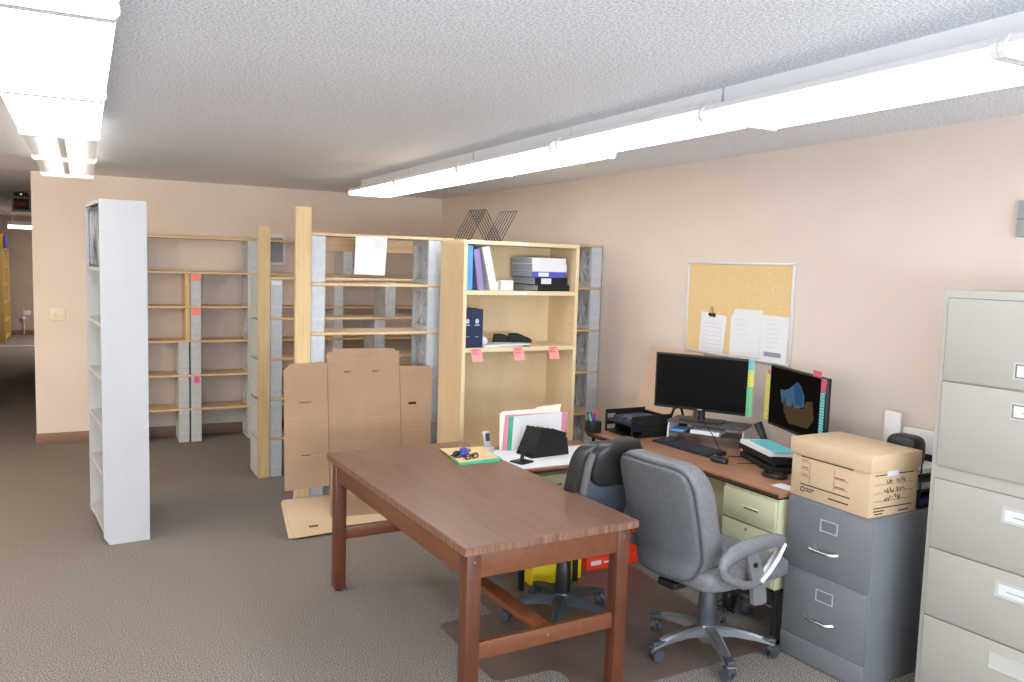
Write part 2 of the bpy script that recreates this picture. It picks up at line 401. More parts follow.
# ------------------------------------------------------------------ board and block shelving
BH, BW, BD = 0.299, 0.092, 0.30
def block_mesh(pattern, h=BH):
    b = MB()
    if not pattern:
        b.box(0, 0, 0, BW, BD, h, bev=0.004, seg=1)
    else:
        e = 0.035
        b.box(0, 0, 0, BW, e, h); b.box(0, BD-e, 0, BW, BD, h)
        b.box(0, e, 0, BW, BD-e, e); b.box(0, e, h-e, BW, BD-e, h)
        cy, cz = BD/2, h/2
        for (a0, a1) in (((e, e), (BD-e, h-e)), ((BD-e, e), (e, h-e))):
            d = Vector((a1[0]-a0[0], a1[1]-a0[1])).normalized(); n = Vector((-d.y, d.x))*0.013
            b.prism([(a0[0]+n.x, a0[1]+n.y), (a0[0]-n.x, a0[1]-n.y), (a1[0]-n.x, a1[1]-n.y), (a1[0]+n.x, a1[1]+n.y)], 'x', 0.012, BW-0.012)
        b.box(0.008, cy-0.012, e, BW-0.008, cy+0.012, h-e); b.box(BW*0.45, e, e, BW*0.55, BD-e, h-e)
        b.prism([(cy+0.04*math.cos(2*PI*k/10), cz+0.04*math.sin(2*PI*k/10)) for k in range(10)], 'x', 0.006, BW-0.006)
    return b
proto_blk = {}
ORD = ['lowest', 'second lowest', 'third lowest', 'fourth lowest', 'fifth lowest', 'topmost']
def place_block(x, y, z, pattern, label, group, mat='block', h=BH):
    k = (pattern, mat, h)
    if k not in proto_blk:
        o = block_mesh(pattern, h).build('breeze_block', mat); proto_blk[k] = o
    else:
        o = proto_blk[k].copy(); C.objects.link(o)
    o.location = (x, y, z); tag(o, label, 'concrete block', group); return o
def plank(x0, x1, y0, y1, z0, z1, label, group, m='pine', name='pine_plank'):
    o = MB().box(0, 0, 0, x1-x0, y1-y0, z1-z0, bev=0.003, seg=1).build(name, m, None, (x0, y0, z0)); tag(o, label, 'plank', group); return o
PT = 0.0185
STEP = BH+PT+0.001
def levels(n): return [(i*STEP, i*STEP+BH) for i in range(n)]
NUMW = ['lowest', 'second lowest', 'third lowest', 'fourth lowest', 'fifth lowest', 'topmost']
def ordn(i, n): return 'topmost' if i == n-1 else NUMW[i]

# shelving A against the back wall (front face y = 8.1)
YA = 8.1
gA = 'shelving against the back wall'
colsA = [(0.772, False, 'left hand column with the pine upright above', (0, 1, 2)), (0.878, False, 'column carrying the coral notes', (0, 1, 2, 3, 4)),
         (1.39, True, 'column just left of the short pine post', (0, 1, 2, 3, 4, 5)), (2.222, False, 'column seen through the front shelving', (2, 3, 4)), (2.312, False, 'dark column seen beside the hanging paper', (5,)),
         (3.18, True, 'right end column', (2, 3, 4, 5)), (0.30, False, 'column hidden by the white bookcase', (0, 1, 2, 3, 4, 5))]
A_off = 0.018
for x, pat, desc, rows in colsA:
    for r in rows:
        place_block(x, YA, r*STEP+0.0005, pat, '%s grey concrete block, %s, back wall shelving' % (ordn(r, 6), desc), 'blocks of the back wall shelving')
for r in range(6):
    z = r*STEP+BH+0.001
    x0, x1 = (0.2, 3.35)
    if r < 2: x1 = 3.35
    plank(x0, x1, YA-0.004, YA+0.30, z, z+PT, 'pine plank on the %s level of the shelving against the back wall' % ordn(r, 6), 'planks of the back wall shelving')
for r in (3, 4):
    o = MB().box(0, 0, 0, 0.038, 0.28, BH-0.001, bev=0.002).build('pine_upright', 'table_edge' if 0 else 'pine_end', None, (0.835, YA, r*STEP+0.0005))
    tag(o, 'short pine upright on the %s level beside the column of coral notes' % ORD[r], 'upright', 'uprights of the back wall shelving')
for (x, z, m, lab) in ((0.886, 1.508, 'sticky', 'coral sticky note on the upper block of the grey column at the back wall'), (0.886, 1.19, 'sticky', 'coral sticky note on the second block down of the grey column at the back wall'), (0.905, 0.553, 'stickym', 'magenta sticky note with writing low on the grey column')):
    t = thing('sticky_note', lab, 'sticky note', (x, YA-0.0008, z), 0, 'notes on the grey column')
    w = 0.075 if m == 'sticky' else 0.05
    MB().box(0, 0, 0, w, 0.001, 0.078).build('paper', m, t)
    if m != 'sticky':
        b = MB()
        for k in range(3): b.box(0.008, -0.0005, 0.018+k*0.018, 0.042-k*0.006, 0, 0.024+k*0.018)
        b.build('writing', 'ink_red', t)

# shelving B in the middle (front face y = 6.57)
YM = 6.57
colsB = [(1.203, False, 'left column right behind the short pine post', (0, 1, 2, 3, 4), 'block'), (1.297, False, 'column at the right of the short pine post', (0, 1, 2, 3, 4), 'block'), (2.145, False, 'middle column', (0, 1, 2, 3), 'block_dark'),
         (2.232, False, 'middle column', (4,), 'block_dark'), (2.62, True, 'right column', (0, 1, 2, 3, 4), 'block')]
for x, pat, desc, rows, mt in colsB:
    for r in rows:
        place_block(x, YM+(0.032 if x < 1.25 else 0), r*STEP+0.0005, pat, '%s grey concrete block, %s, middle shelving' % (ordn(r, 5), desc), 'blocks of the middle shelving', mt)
for r in range(5):
    z = r*STEP+BH+0.001
    plank(1.297, 2.78, YM-0.004, YM+0.30, z, z+PT, 'pine plank on the %s level of the middle shelving' % ordn(r, 5), 'planks of the middle shelving')
plank(1.203, 1.2945, YM-0.006, YM+0.03, 0, 1.985, 'short upright pine post at the left end of the middle shelving', None, 'pine_end', 'pine_post')
for x, z, lab in ((1.306, 1.53, 'white label strip on the top left block of the middle shelving'), (2.242, 1.535, 'white label strip on the top middle block of the middle shelving')):
    o = MB().box(0, 0, 0, 0.072, 0.0012, 0.028).build('label_strip', 'paper', None, (x, YM-0.001, z)); tag(o, lab, 'label', 'labels on the middle shelving')
# loose dark scraps on the second plank from the top at the right
b = MB()
for k in range(5):
    b.box(2.38+k*0.04, YM+0.02+0.03*(k % 2), 1.2735, 2.42+k*0.04, YM+0.08+0.03*(k % 3), 1.277+0.002*k)
o = b.build('paper_scraps', 'greybook'); tag(o, 'few grey paper scraps lying on the plank beside the right column', 'paper', kind='stuff')

# shelving C in front (front face y = 5.4)
YC = 5.24
colsC = [(1.286, False, 'left column beside the tall pine post', (0, 1, 2, 3, 4, 5)), (2.083, True, 'middle column beside the birch bookcase', (0, 1, 2, 3, 4, 5)), (3.394, True, 'right end column beside the right wall', (0, 1, 2, 3, 4, 5))]
for x, pat, desc, rows in colsC:
    for r in rows:
        place_block(x, YC, r*STEP+0.0005, pat, '%s grey concrete block, %s, front shelving' % (ordn(r, 6), desc), 'blocks of the front shelving')
for r in range(6):
    z = r*STEP+BH+0.001
    plank(1.286, 3.490, YC-0.004, YC+0.30, z, z+PT, 'pine plank on the %s level of the front shelving' % ordn(r, 6), 'planks of the front shelving')
plank(1.188, 1.2845, YC-0.012, YC+0.03, 0, 2.07, 'tall upright pine post at the left end of the front shelving', None, 'pine_end', 'pine_post')
o = plank(1.286, 3.40, YC+0.301, YC+0.32, 1.80, 1.885, 'narrow pine rail fixed along the top back of the front shelving', None, 'pine', 'pine_rail')
hp = thing('hanging_paper', 'white sheet of paper hanging from the top plank of the front shelving', 'paper', (1.565, YC-0.0042, 1.652), 0.0)
MB().prism([(0, 0), (0.207, -0.004), (0.222, 0.246), (0.008, 0.246)], 'y', -0.0012, 0).build('sheet', 'paper', hp)
MB().box(0.135, -0.0018, 0.17, 0.2, -0.0012, 0.235).build('printed_patch', 'paperlabel', hp)

# ------------------------------------------------------------------ flattened cartons
def lean(parts_fn, name, label, loc, tilt, rz=0.0, group=None):
    t = thing(name, label, 'cardboard', loc, rz, group); t.rotation_euler = (-tilt, 0, rz)
    return t
cb = lean(None, 'flattened_carton', 'large flattened cardboard carton with two side flaps leaning on the front shelving', (1.385, 5.075, 0.003), math.atan2(0.135, 1.16))
def wavy(x0, z0, x1, z1, seed, nz=0.006):
    r = random.Random(seed); p = [(x0, z0), (x1, z0)]
    n = 8
    p += [(x1, z0+(z1-z0)*i/3) for i in (1, 2)]
    p += [(x1-(x1-x0)*i/n, z1+r.uniform(-nz, nz*0.4)) for i in range(n+1)]
    p += [(x0, z1-(z1-z0)*i/3) for i in (1, 2)]
    return p
MB().prism(wavy(0, 0.0, 0.487, 1.157, 3, 0.008), 'y', 0, 0.006).build('centre_panel', 'card', cb)
MB().prism([(0.03, 1.10), (0.46, 1.105), (0.46, 1.168), (0.40, 1.172), (0.04, 1.176)], 'y', 0.006, 0.011).build('rear_flap', 'card', cb)
MB().prism([(-0.288, 0.29), (-0.004, 0.30), (-0.004, 1.078), (-0.04, 1.092), (-0.25, 1.07), (-0.278, 1.05)], 'y', -0.007, -0.001).build('side_flap', 'card', cb)
MB().prism([(-0.262, 0.31), (-0.004, 0.32), (-0.004, 1.088), (-0.245, 1.084)], 'y', 0.0, 0.005).build('side_flap', 'card', cb)
MB().prism([(0.489, 0.25), (0.69, 0.35), (0.72, 1.02), (0.705, 1.046), (0.489, 1.052)], 'y', 0.0, 0.006).build('side_flap', 'card', cb)
b = MB()
for x0, z, w in ((-0.185, 0.715+0.12, 0.075), (0.11, 1.02, 0.04), (0.30, 1.02, 0.04), (-0.18, 0.50, 0.06)):
    b.box(x0, -0.0085, z, x0+w, -0.0068 if x0 < 0 else 0.001, z+0.008, bev=0)
b.build('cut_slot', 'table_dark', cb)
MB().box(0.545, -0.0012, 0.79, 0.60, 0.002, 0.807).build('hand_hole', 'blackmatte', cb)
b = MB()
for q in ((-0.27, -0.0078, 0.495, -0.008, -0.007, 0.498), (-0.27, -0.0078, 0.74, -0.008, -0.007, 0.742), (0.32, -0.0008, 0.3, 0.322, 0, 0.72), (0.30, -0.0008, 0.72, 0.48, 0, 0.722), (0.49, -0.0008, 0.62, 0.735, 0, 0.622), (0.01, -0.0008, 1.10, 0.47, 0, 1.102)): b.box(*q)
b.build('crease', 'cardedge', cb)
fc = thing('floor_carton', 'flattened tan cardboard carton propped low on the carpet against the shelving', 'cardboard', (1.115, 5.02, 0.006), 0.03)
fc.rotation_euler = (math.radians(50), 0, 0.03)
MB().prism([(0.018, 0.0), (0.86, 0.02), (0.80, 0.262), (-0.012, 0.262)], 'z', 0.009, 0.014).build('upper_sheet', 'cardtan', fc)
MB().prism([(-0.01, 0.006), (0.83, 0.012), (0.80, 0.25), (-0.02, 0.25)], 'z', 0.001, 0.006).build('lower_sheet', 'cardtan', fc)
MB().box(0.125, 0.055, 0.0135, 0.185, 0.07, 0.0145, bev=0).build('hand_hole', 'table_dark', fc)

# ------------------------------------------------------------------ birch bookcase
KX, KY, KT = 2.145, 4.79, 0.045
FK = frame_fn(KX, KY, KT)
bk = thing('birch_bookcase', 'tall birch bookcase with files and shoes standing before the block shelving', 'bookcase', (KX, KY, 0), KT)
KW, KD, KH, t = 0.885, 0.345, 1.893, 0.025
MB().box(0, 0.003, 0, t, KD, KH-t).build('side_panel', 'birch', bk)
MB().box(KW-t, 0.003, 0, KW, KD, KH-t).build('side_panel', 'birch', bk)
MB().box(-0.002, 0, KH-t, KW+0.002, KD+0.004, KH, bev=0.002).build('top_panel', 'birch_edge', bk)
MB().box(t, KD-0.008, 0.02, KW-t, KD, KH-t).build('back_panel', 'birch', bk)
b = MB(); b.box(0, 0, 0, t, 0.003, KH-t); b.build('edge_strip', 'birch_edge', bk)
b = MB(); b.box(KW-t, 0, 0, KW, 0.003, KH-t); b.build('edge_strip', 'birch_edge', bk)
for z in (1.572, 1.200, 0.45, 0.08):
    MB().box(t, 0.004, z-0.028, KW-t, KD-0.008, z, bev=0.0015, seg=1).build('shelf', 'birch_edge' if z > 1 else 'birch', bk)
b = MB()
for z in (1.05, 1.12, 1.28, 1.35, 1.43, 1.80):
    b.cyl((KW-t-0.0005, 0.05, z), (KW-t+0.001, 0.05, z), 0.004, n=8)
b.build('pin_hole', 'dark', bk)
for x, z, lab in ((0.375, KH-0.021, 'blank white label on the top edge of the birch bookcase'), (0.375, 1.548, 'blank white label on the upper shelf edge of the birch bookcase')):
    o = MB().box(0, -0.0012, 0, 0.10, 0, 0.019).build('edge_label', 'paper', None, FK(x, 0.0, z), KT); o.location = FK(x, -0.0006 if z > 1.8 else 0.0032, z)
    tag(o, lab, 'label', 'labels on the birch bookcase')
def sticky(x, z, label):
    tt = thing('sticky_note', label, 'sticky note', FK(x, 0.002, z), KT, 'notes on the birch bookcase')
    b = MB()
    for k in range(4):
        za, zb = 0.012-k*0.021, 0.012-(k+1)*0.021
        ya, yb = -0.0005-0.0007*k*k, -0.0005-0.0007*(k+1)**2
        xa, xb = 0.0035*k, 0.0035*(k+1)
        b.add([(xa, ya, za), (xa+0.078, ya, za), (xb+0.078, yb, zb), (xb, yb, zb), (xa, ya+0.001, za), (xa+0.078, ya+0.001, za), (xb+0.078, yb+0.001, zb), (xb, yb+0.001, zb)],
              [(0, 1, 2, 3), (7, 6, 5, 4), (0, 4, 5, 1), (1, 5, 6, 2), (2, 6, 7, 3), (3, 7, 4, 0)])
    b.build('paper', 'stickyl', tt)
    b = MB()
    for k in range(3):
        z0 = 0.006-k*0.013; b.box(0.010, -0.0032-0.0012*k, z0-0.004, 0.05+0.012*((k+1) % 2), -0.0008-0.0010*k, z0)
    b.build('writing', 'ink_red', tt)
sticky(0.062, 1.185, 'pink sticky note at the left of the lower shelf edge, below the navy binders')
sticky(0.378, 1.185, 'pink sticky note in the middle of the lower shelf edge, below the white paper')
sticky(0.655, 1.185, 'pink sticky note at the right of the lower shelf edge')

# wire file rack on top
wr = thing('wire_file_rack', 'dark zigzag wire file rack on top of the birch bookcase', 'file rack', FK(0.085, 0.06, KH+0.001), KT)
b = MB()
for k in range(7):
    y = 0.20 - k*0.03; xo = 0.004*k
    pts = [(-0.03+xo, y, 0.003), (0.08+xo, y, 0.205), (0.20+xo, y, 0.003), (0.315+xo, y, 0.205)]
    for a, c in zip(pts[:-1], pts[1:]): b.cyl(a, c, 0.0031, n=6)
for x, z in ((0.0, 0.003), (0.08, 0.205), (0.20, 0.003), (0.315, 0.205)):
    b.cyl((x-0.03*(x == 0), 0.20, z), (x-0.03*(x == 0)+0.024, 0.02, z), 0.0026, n=6)
b.build('zigzag_wires', 'wire', wr)

# files on the top shelf
zs = 1.5725
def slab(name, m, label, cat, x, y, z, w, d, h, group=None, tilt=0.0, page=None, rz=0.0, parent_fn=FK, th=KT):
    tt = thing(name, label, cat, parent_fn(x, y, z), th+rz, group); tt.rotation_euler = (0, tilt, th+rz)
    return tt
def upright(label, x, w, h, m, tilt, d=0.24, y=0.015, name='binder', z=zs, cat='binder', group=None, pagem='paper'):
    tt = thing(name, label, cat, FK(x, y, z), KT, group); tt.rotation_euler = (0, tilt, KT)
    c = min(0.004, w*0.2)
    b = MB(); b.box(0, 0, 0, c, d, h); b.box(w-c, 0, 0, w, d, h); b.box(c, 0, 0, w-c, c, h)
    b.build('cover', m, tt)
    MB().box(c, c+0.001, 0.004, w-c, d-0.006, h-0.006).build('pages', pagem, tt)
    return tt
gT = 'files on the upper shelf of the birch bookcase'
upright('light blue binder upright at the left end of the upper shelf', 0.028, 0.042, 0.285, 'lightblue', 0.0, group=gT)
upright('lilac patterned book leaning beside the light blue binder', 0.115, 0.042, 0.265, 'lilac', math.radians(-9), name='book', cat='book', group=gT)
upright('white binder leaning on the lilac book', 0.205, 0.052, 0.285, 'paper', math.radians(-14), group=gT)
# small boxes
o = MB().box(0, 0, 0, 0.045, 0.06, 0.055, bev=0.002).build('small_box', 'ivory', None, FK(0.265, 0.10, zs), KT)
tag(o, 'small beige carton beside the white box on the upper shelf', 'box', gT)
o = MB().box(0, 0, 0, 0.095, 0.06, 0.068, bev=0.002).build('card_box', 'paper', None, FK(0.315, 0.075, zs), KT)
tag(o, 'plain white box beside the stacked binders', 'box', gT)
# stacked binders lying flat
def flat(label, x, y, z, w, d, h, m, rz, labelcard=False, name='binder', cat='binder', pagem='greybook', g='stack of binders on the upper shelf', ring=False):
    tt = thing(name, label, cat, FK(x, y, z), KT+rz, g)
    c = 0.003
    b = MB(); b.box(0, 0, 0, w, d, c); b.box(0, 0, h-c, w, d, h); b.box(0, 0, c, w, c, h-c); b.build('cover', m, tt)
    MB().box(0.004, c+0.001, c, w-0.004, d-0.004, h-c).build('pages', pagem, tt)
    if labelcard: MB().box(0.05, -0.001, 0.006, 0.135, 0, h-0.006).build('spine_label', 'paper', tt)
    return tt
z = zs
flat('black binder at the bottom of the stack on the upper shelf', 0.575, 0.03, z, 0.275, 0.27, 0.042, 'blackmatte', 0.10); z += 0.0425
flat('black binder with a white spine label in the stack', 0.555, 0.035, z, 0.275, 0.26, 0.05, 'blackmatte', 0.08, True); z += 0.0505
flat('royal blue binder with a white spine label in the stack', 0.528, 0.03, z, 0.275, 0.26, 0.038, 'blue', 0.06, True); z += 0.0385
flat('thick white binder lying on the royal blue binder', 0.528, 0.03, z, 0.285, 0.26, 0.052, 'paper', 0.05); z += 0.0525
flat('white binder at the very top of the stack', 0.525, 0.032, z, 0.28, 0.255, 0.04, 'paper', 0.05)
# shoe shelf
zq = 1.2005
gN = 'binders on the shoe shelf'
for x, lab in ((0.028, 'navy binder with silver crest at the left end of the shoe shelf'), (0.077, 'navy binder with silver crest beside the white ball')):
    w = 0.047 if x < 0.05 else 0.086
    tt = upright(lab, x, w, 0.25, 'navy', 0.0, group=gN, z=zq, d=0.22, y=0.03)
    cx = w/2
    b = MB()
    b.prism([(cx+0.013*math.cos(2*PI*k/12), 0.172+0.016*math.sin(2*PI*k/12)) for k in range(12)], 'y', -0.001, 0)
    b.box(cx-0.017, -0.001, 0.144, cx+0.017, 0, 0.15); b.box(cx-0.014, -0.001, 0.07, cx+0.014, 0, 0.073)
    b.build('crest', 'silver_ink', tt)
o = MB().box(0, 0, 0, 0.30, 0.2, 0.012, bev=0.002).build('paper_pad', 'paperlabel', None, FK(0.17, 0.02, zq), KT); tag(o, 'thin white paper pad lying on the shoe shelf', 'paper')
o = MB().box(0, 0, 0, 0.23, 0.15, 0.006).build('paper_sheets', 'paper', None, FK(0.28, 0.012, zq+0.0125), KT-0.08); tag(o, 'folded white sheets on top of the paper pad', 'paper')
o = MB().sell(0.024, 0.024, 0.026, 1, 1, nu=20, nv=12).build('white_ball', 'framewhite', None, FK(0.197, 0.07, zq+0.0385)); tag(o, 'small white ball beside the navy binders', 'ball')
def shoe(x, y, rz, lab, zz):
    tt = thing('shoe', lab, 'shoe', FK(x, y, zz), KT+rz, 'pair of black shoes')
    # sole along +x (toe)
    outl = []
    for k in range(28):
        a = 2*PI*k/28; c, s_ = math.cos(a), math.sin(a)
        xx = 0.125*c; wdt = 0.040 + 0.006*c - 0.012*math.exp(-((xx+0.01)/0.04)**2)
        outl.append((xx, wdt*s_))
    MB().prism(outl, 'z', 0, 0.010).build('sole', 'blackmatte', tt)
    b = MB(); rings = 5; v = []; f = []
    n = len(outl)
    prof = []
    for i in range(rings):
        q = i/(rings-1)
        for (px, py) in outl:
            hgt = 0.058 if px < -0.02 else 0.058-0.030*min(1, (px+0.02)/0.10)
            shr = 1-0.22*q*q
            toe = max(0, (px-0.02)/0.105)
            v.append((px*(1-0.06*q) if px < 0.02 else px-(0.0+0.05*toe)*q*q*1.0, py*(shr-0.25*toe*q), 0.010+hgt*q))
    for i in range(rings-1):
        for j in range(n):
            j2 = (j+1) % n; f.append((i*n+j, i*n+j2, (i+1)*n+j2, (i+1)*n+j))
    b.add(v, f, True)
    # vamp over the toes
    top = (rings-1)*n
    idx = [j for j in range(n) if outl[j][0] > 0.0]
    rt = [j for j in idx if outl[j][1] >= 0]; lf = [j for j in idx if outl[j][1] < 0]
    vamp = sorted(idx, key=lambda j: math.atan2(outl[j][1], outl[j][0]))
    vv = [v[top+j] for j in vamp]
    b.add(vv, [tuple(range(len(vv)))])
    o = b.build('upper', 'blackmatte', tt)
    sm = o.modifiers.new('solid', 'SOLIDIFY'); sm.thickness = 0.003; sm.offset = 0
    return tt
shoe(0.405, 0.17, -0.10, 'black slip-on shoe at the back of the pair on the shelf', zq+0.0125).scale = (0.68, 0.72, 0.9)
shoe(0.50, 0.12, -0.30, 'black slip-on shoe in front of the other, toe pointing right', zq+0.0005 if False else zq+0.019).scale = (0.68, 0.72, 0.9)

# ------------------------------------------------------------------ bulletin board
bb = thing('cork_board', 'cork notice board in a silver frame on the right wall', 'notice board', (XR, 3.77, 1.512))
hy, hz = 0.452, 0.287
MB().box(-0.012, -hy+0.012, -hz+0.012, -0.002, hy-0.012, hz-0.012).build('cork', 'cork', bb)
b = MB()
for q in ((-0.02, -hy, hz-0.013, 0, hy, hz), (-0.02, -hy, -hz, 0, hy, -hz+0.013), (-0.02, hy-0.013, -hz+0.013, 0, hy, hz-0.013), (-0.02, -hy, -hz+0.013, 0, -hy+0.013, hz-0.013)): b.box(*q, bev=0.003)
b.build('frame', 'alu', bb)
def sheet(name, label, pts, lines, xo=-0.0121, bar=None, lx=-0.003):
    # pts (y,z) clockwise, y in world
    y0 = sum(p[0] for p in pts)/len(pts); z0 = sum(p[1] for p in pts)/len(pts)
    tt = thing(name, label, 'paper', (XR+xo, y0, z0), 0, 'papers on the cork board')
    MB().prism([(p[0]-y0, p[1]-z0) for p in pts], 'x', -0.003, 0).build('sheet', 'paper', tt)
    b = MB()
    for (ya, yb, zz, th) in lines: b.box(lx-0.0006, yb-y0, zz-z0-th/2, lx, ya-y0, zz-z0+th/2)
    b.build('printing', 'inklight', tt)
    if bar: MB().box(-0.0038, bar[1]-y0, bar[2]-z0-0.013, -0.003, bar[0]-y0, bar[2]-z0+0.013).build('grey_bar', 'ink', tt)
    return tt
r1 = random.Random(5)
p1 = sheet('clipped_paper', 'printed sheets hanging from a black clip at the left of the cork board', [(4.071, 1.488), (3.842, 1.470), (3.866, 1.219), (4.085, 1.235)],
      [(4.04, 3.90-r1.uniform(0, .03), 1.42-k*0.026, 0.004) for k in range(7)], lx=-0.0062)
o = MB().prism([(0.10, 0.11), (-0.10, 0.10), (-0.085, -0.125), (0.105, -0.112)], 'x', -0.0062, -0.0037).build('front_sheet', 'paper', p1)
cl = thing('binder_clip', 'black binder clip on the left sheets of the cork board', 'clip', (XR-0.0185, 3.965, 1.478))
MB().prism([(0.004, -0.022), (-0.012, -0.006), (-0.012, 0.004), (0.004, 0.004)], 'y', -0.026, 0.026).build('clip_body', 'black', cl)
MB().tube([(-0.006, -0.012, 0.004), (-0.008, -0.006, 0.045), (-0.008, 0.006, 0.045), (-0.006, 0.012, 0.004)], 0.0018, 6).build('clip_handle', 'wire', cl)
sheet('pinned_paper', 'plain white sheets with a folded corner in the middle of the cork board', [(3.765, 1.521), (3.546, 1.524), (3.556, 1.247), (3.803, 1.236), (3.80, 1.47)],
      [(3.77, 3.70-r1.uniform(0, .05), 1.46-k*0.03, 0.003) for k in range(4)])
sheet('pinned_notice', 'printed notice with a grey bar at the right of the cork board', [(3.546, 1.499), (3.332, 1.497), (3.347, 1.226), (3.552, 1.224)],
      [(3.50, 3.43-r1.uniform(0, .03), 1.45-k*0.026, 0.0035) for k in range(6)], bar=(3.515, 3.385, 1.278))
for y, z, lab in ((3.44, 1.487, 'small pin at the top of the notice with the grey bar'), (3.455, 1.655, 'lone push pin in the bare cork')):
    o = MB().cyl((-0.026, 0, 0), (-0.0118, 0, 0), 0.006, 0.004, 10).build('push_pin', 'framewhite', None, (XR, y, z)); tag(o, lab, 'pin', 'pins in the cork board')

# ------------------------------------------------------------------ work table
TX, TY, TT = 1.2, 2.6055, 0.047
tb = thing('work_table', 'long brown wooden work table with walnut top in the foreground', 'table', (TX, TY, 0), TT)
TW, TL, TZ = 0.79, 1.612, 0.7275
MB().box(0.001, 0.001, TZ-0.0285, TW-0.001, TL-0.001, TZ, bev=0.002, seg=1).build('tabletop', ['table_top'], tb)
b = MB()
for q in ((0, -0.001, TZ-0.0305, TW, 0.002, TZ-0.002), (0, TL-0.002, TZ-0.0305, TW, TL+0.001, TZ-0.002), (-0.001, 0, TZ-0.0305, 0.002, TL, TZ-0.002), (TW-0.002, 0, TZ-0.0305, TW+0.001, TL, TZ-0.002)): b.box(*q)
b.build('edge_band', 'table_edge', tb)
lw = 0.06
AZ = 0.595
ax0, ax1, ay0, ay1 = 0.022, TW-0.022, 0.026, TL-0.03
for (x, y) in ((ax0, ay0), (ax1-lw, ay0), (ax0, ay1-lw), (ax1-lw, ay1-lw)):
    lg = MB().box(x, y, 0.012, x+lw, y+lw, TZ-0.031, bev=0.004).build('leg', 'table_leg', tb)
    MB().cyl((x+lw/2, y+lw/2, 0), (x+lw/2, y+lw/2, 0.012), 0.022, n=14).build('glide', 'black', lg)
for y in (ay0+0.004, ay1-0.028): MB().box(ax0+lw, y, AZ, ax1-lw, y+0.024, TZ-0.031, bev=0.002).build('apron', 'table_wood', tb)
for x in (ax0+0.004, ax1-0.028): MB().box(x, ay0+lw, AZ, x+0.024, ay1-lw, TZ-0.031, bev=0.002).build('apron', 'table_wood', tb)
SZ0, SZ1 = 0.272, 0.338
for y in (ay0+0.018, ay1-0.042): MB().box(ax0+lw, y, SZ0, ax1-lw, y+0.024, SZ1, bev=0.002).build('cross_rail', 'table_dark' if y > 1 else 'table_wood', tb)
MB().box(TW/2-0.035, ay0+0.042, SZ0+0.036, TW/2+0.035, ay1-0.042, SZ1-0.004, bev=0.003).build('long_rail', 'table_dark', tb)
b = MB()
for x in (ax0+lw/2, ax1-lw/2): b.cyl((x, ay0-0.0015, 0.66), (x, ay0+0.002, 0.66), 0.006, n=10)
b.cyl((TW/2, ay0+0.0165, 0.306), (TW/2, ay0+0.02, 0.306), 0.006, n=10)
b.build('screw', 'screw', tb)
FT = frame_fn(TX, TY, TT)
fo = thing('file_folder', 'manila folder on a green folder lying on the far end of the work table', 'folder', FT(0.545, 1.10, TZ+0.0005), TT-0.06)
MB().prism([(-0.018, 0), (0.205, 0.0), (0.24, 0.05), (0.245, 0.33), (0.02, 0.35)], 'z', 0, 0.006).build('green_folder', 'greenfold', fo)
MB().prism([(-0.01, 0.02), (0.225, 0.055), (0.245, 0.32), (0.01, 0.345)], 'z', 0.0065, 0.010).build('manila_folder', 'manila', fo)
zf = TZ+0.0115
kt = thing('key_bunch', 'blue keyring with keys on the manila folder', 'keys', FT(0.61, 1.25, zf), 0.4)
b = MB()
for k in range(3): b.sell(0.035-0.005*k, 0.016, 0.010, 1, 1, lambda q, k=k: q+Vector((0.02*k, 0.022*k-0.02, 0.010+0.006*k)), 14, 8)
b.build('fob', 'penblue', kt)
MB().tube([(0.028*math.cos(2*PI*k/16)-0.04, 0.028*math.sin(2*PI*k/16), 0.006+0.004*math.sin(k)) for k in range(16)], 0.004, 6, closed=True).build('ring', 'black', kt)
MB().sell(0.022, 0.014, 0.016, 1, 1, lambda q: q+Vector((-0.045, -0.004, 0.017)), 14, 8).build('remote', 'black', kt)
MB().box(-0.01, 0.03, 0.002, 0.05, 0.05, 0.012, bev=0.002).build('key', 'black', kt)
MB().box(0.03, 0.0, 0.006, 0.075, 0.03, 0.022, bev=0.004).build('tag', 'screw', kt)
sg = thing('sunglasses', 'folded black sunglasses on the manila folder', 'sunglasses', FT(0.625, 1.165, zf), 0.25); sg.scale = (0.72, 0.72, 0.72)
b = MB()
for sx in (-0.032, 0.034): b.tube([(sx+0.026*math.cos(2*PI*k/18), 0.0+0.004*math.sin(k), 0.019+0.019*math.sin(2*PI*k/18)) for k in range(18)], 0.005, 6, closed=True)
b.tube([(-0.01, 0, 0.026), (0.001, -0.003, 0.03), (0.012, 0, 0.026)], 0.004, 6)
b.build('frame', 'black', sg)
b = MB(); b.tube([(0.06, 0, 0.024), (0.058, 0.02, 0.018), (-0.05, 0.03, 0.008)], 0.0035, 6); b.tube([(-0.058, 0, 0.024), (-0.056, 0.014, 0.018), (0.05, 0.024, 0.008)], 0.0035, 6)
b.build('temple', 'black', sg)

# ------------------------------------------------------------------ chair mat
mp = [(1.50, 3.52), (1.52, 3.55), (1.78, 3.545), (1.80, 3.57), (1.80, 3.80), (1.83, 3.83), (2.80, 3.83), (2.83, 3.80), (2.815, 2.72), (2.78, 2.69), (1.83, 2.66), (1.80, 2.69), (1.80, 2.90), (1.77, 2.93), (1.53, 2.93), (1.50, 2.96)]
o = MB().prism(mp, 'z', 0.0005, 0.004).build('chair_mat', 'mat'); tag(o, 'brown chair mat with a lip lying on the carpet under both office chairs', 'mat')

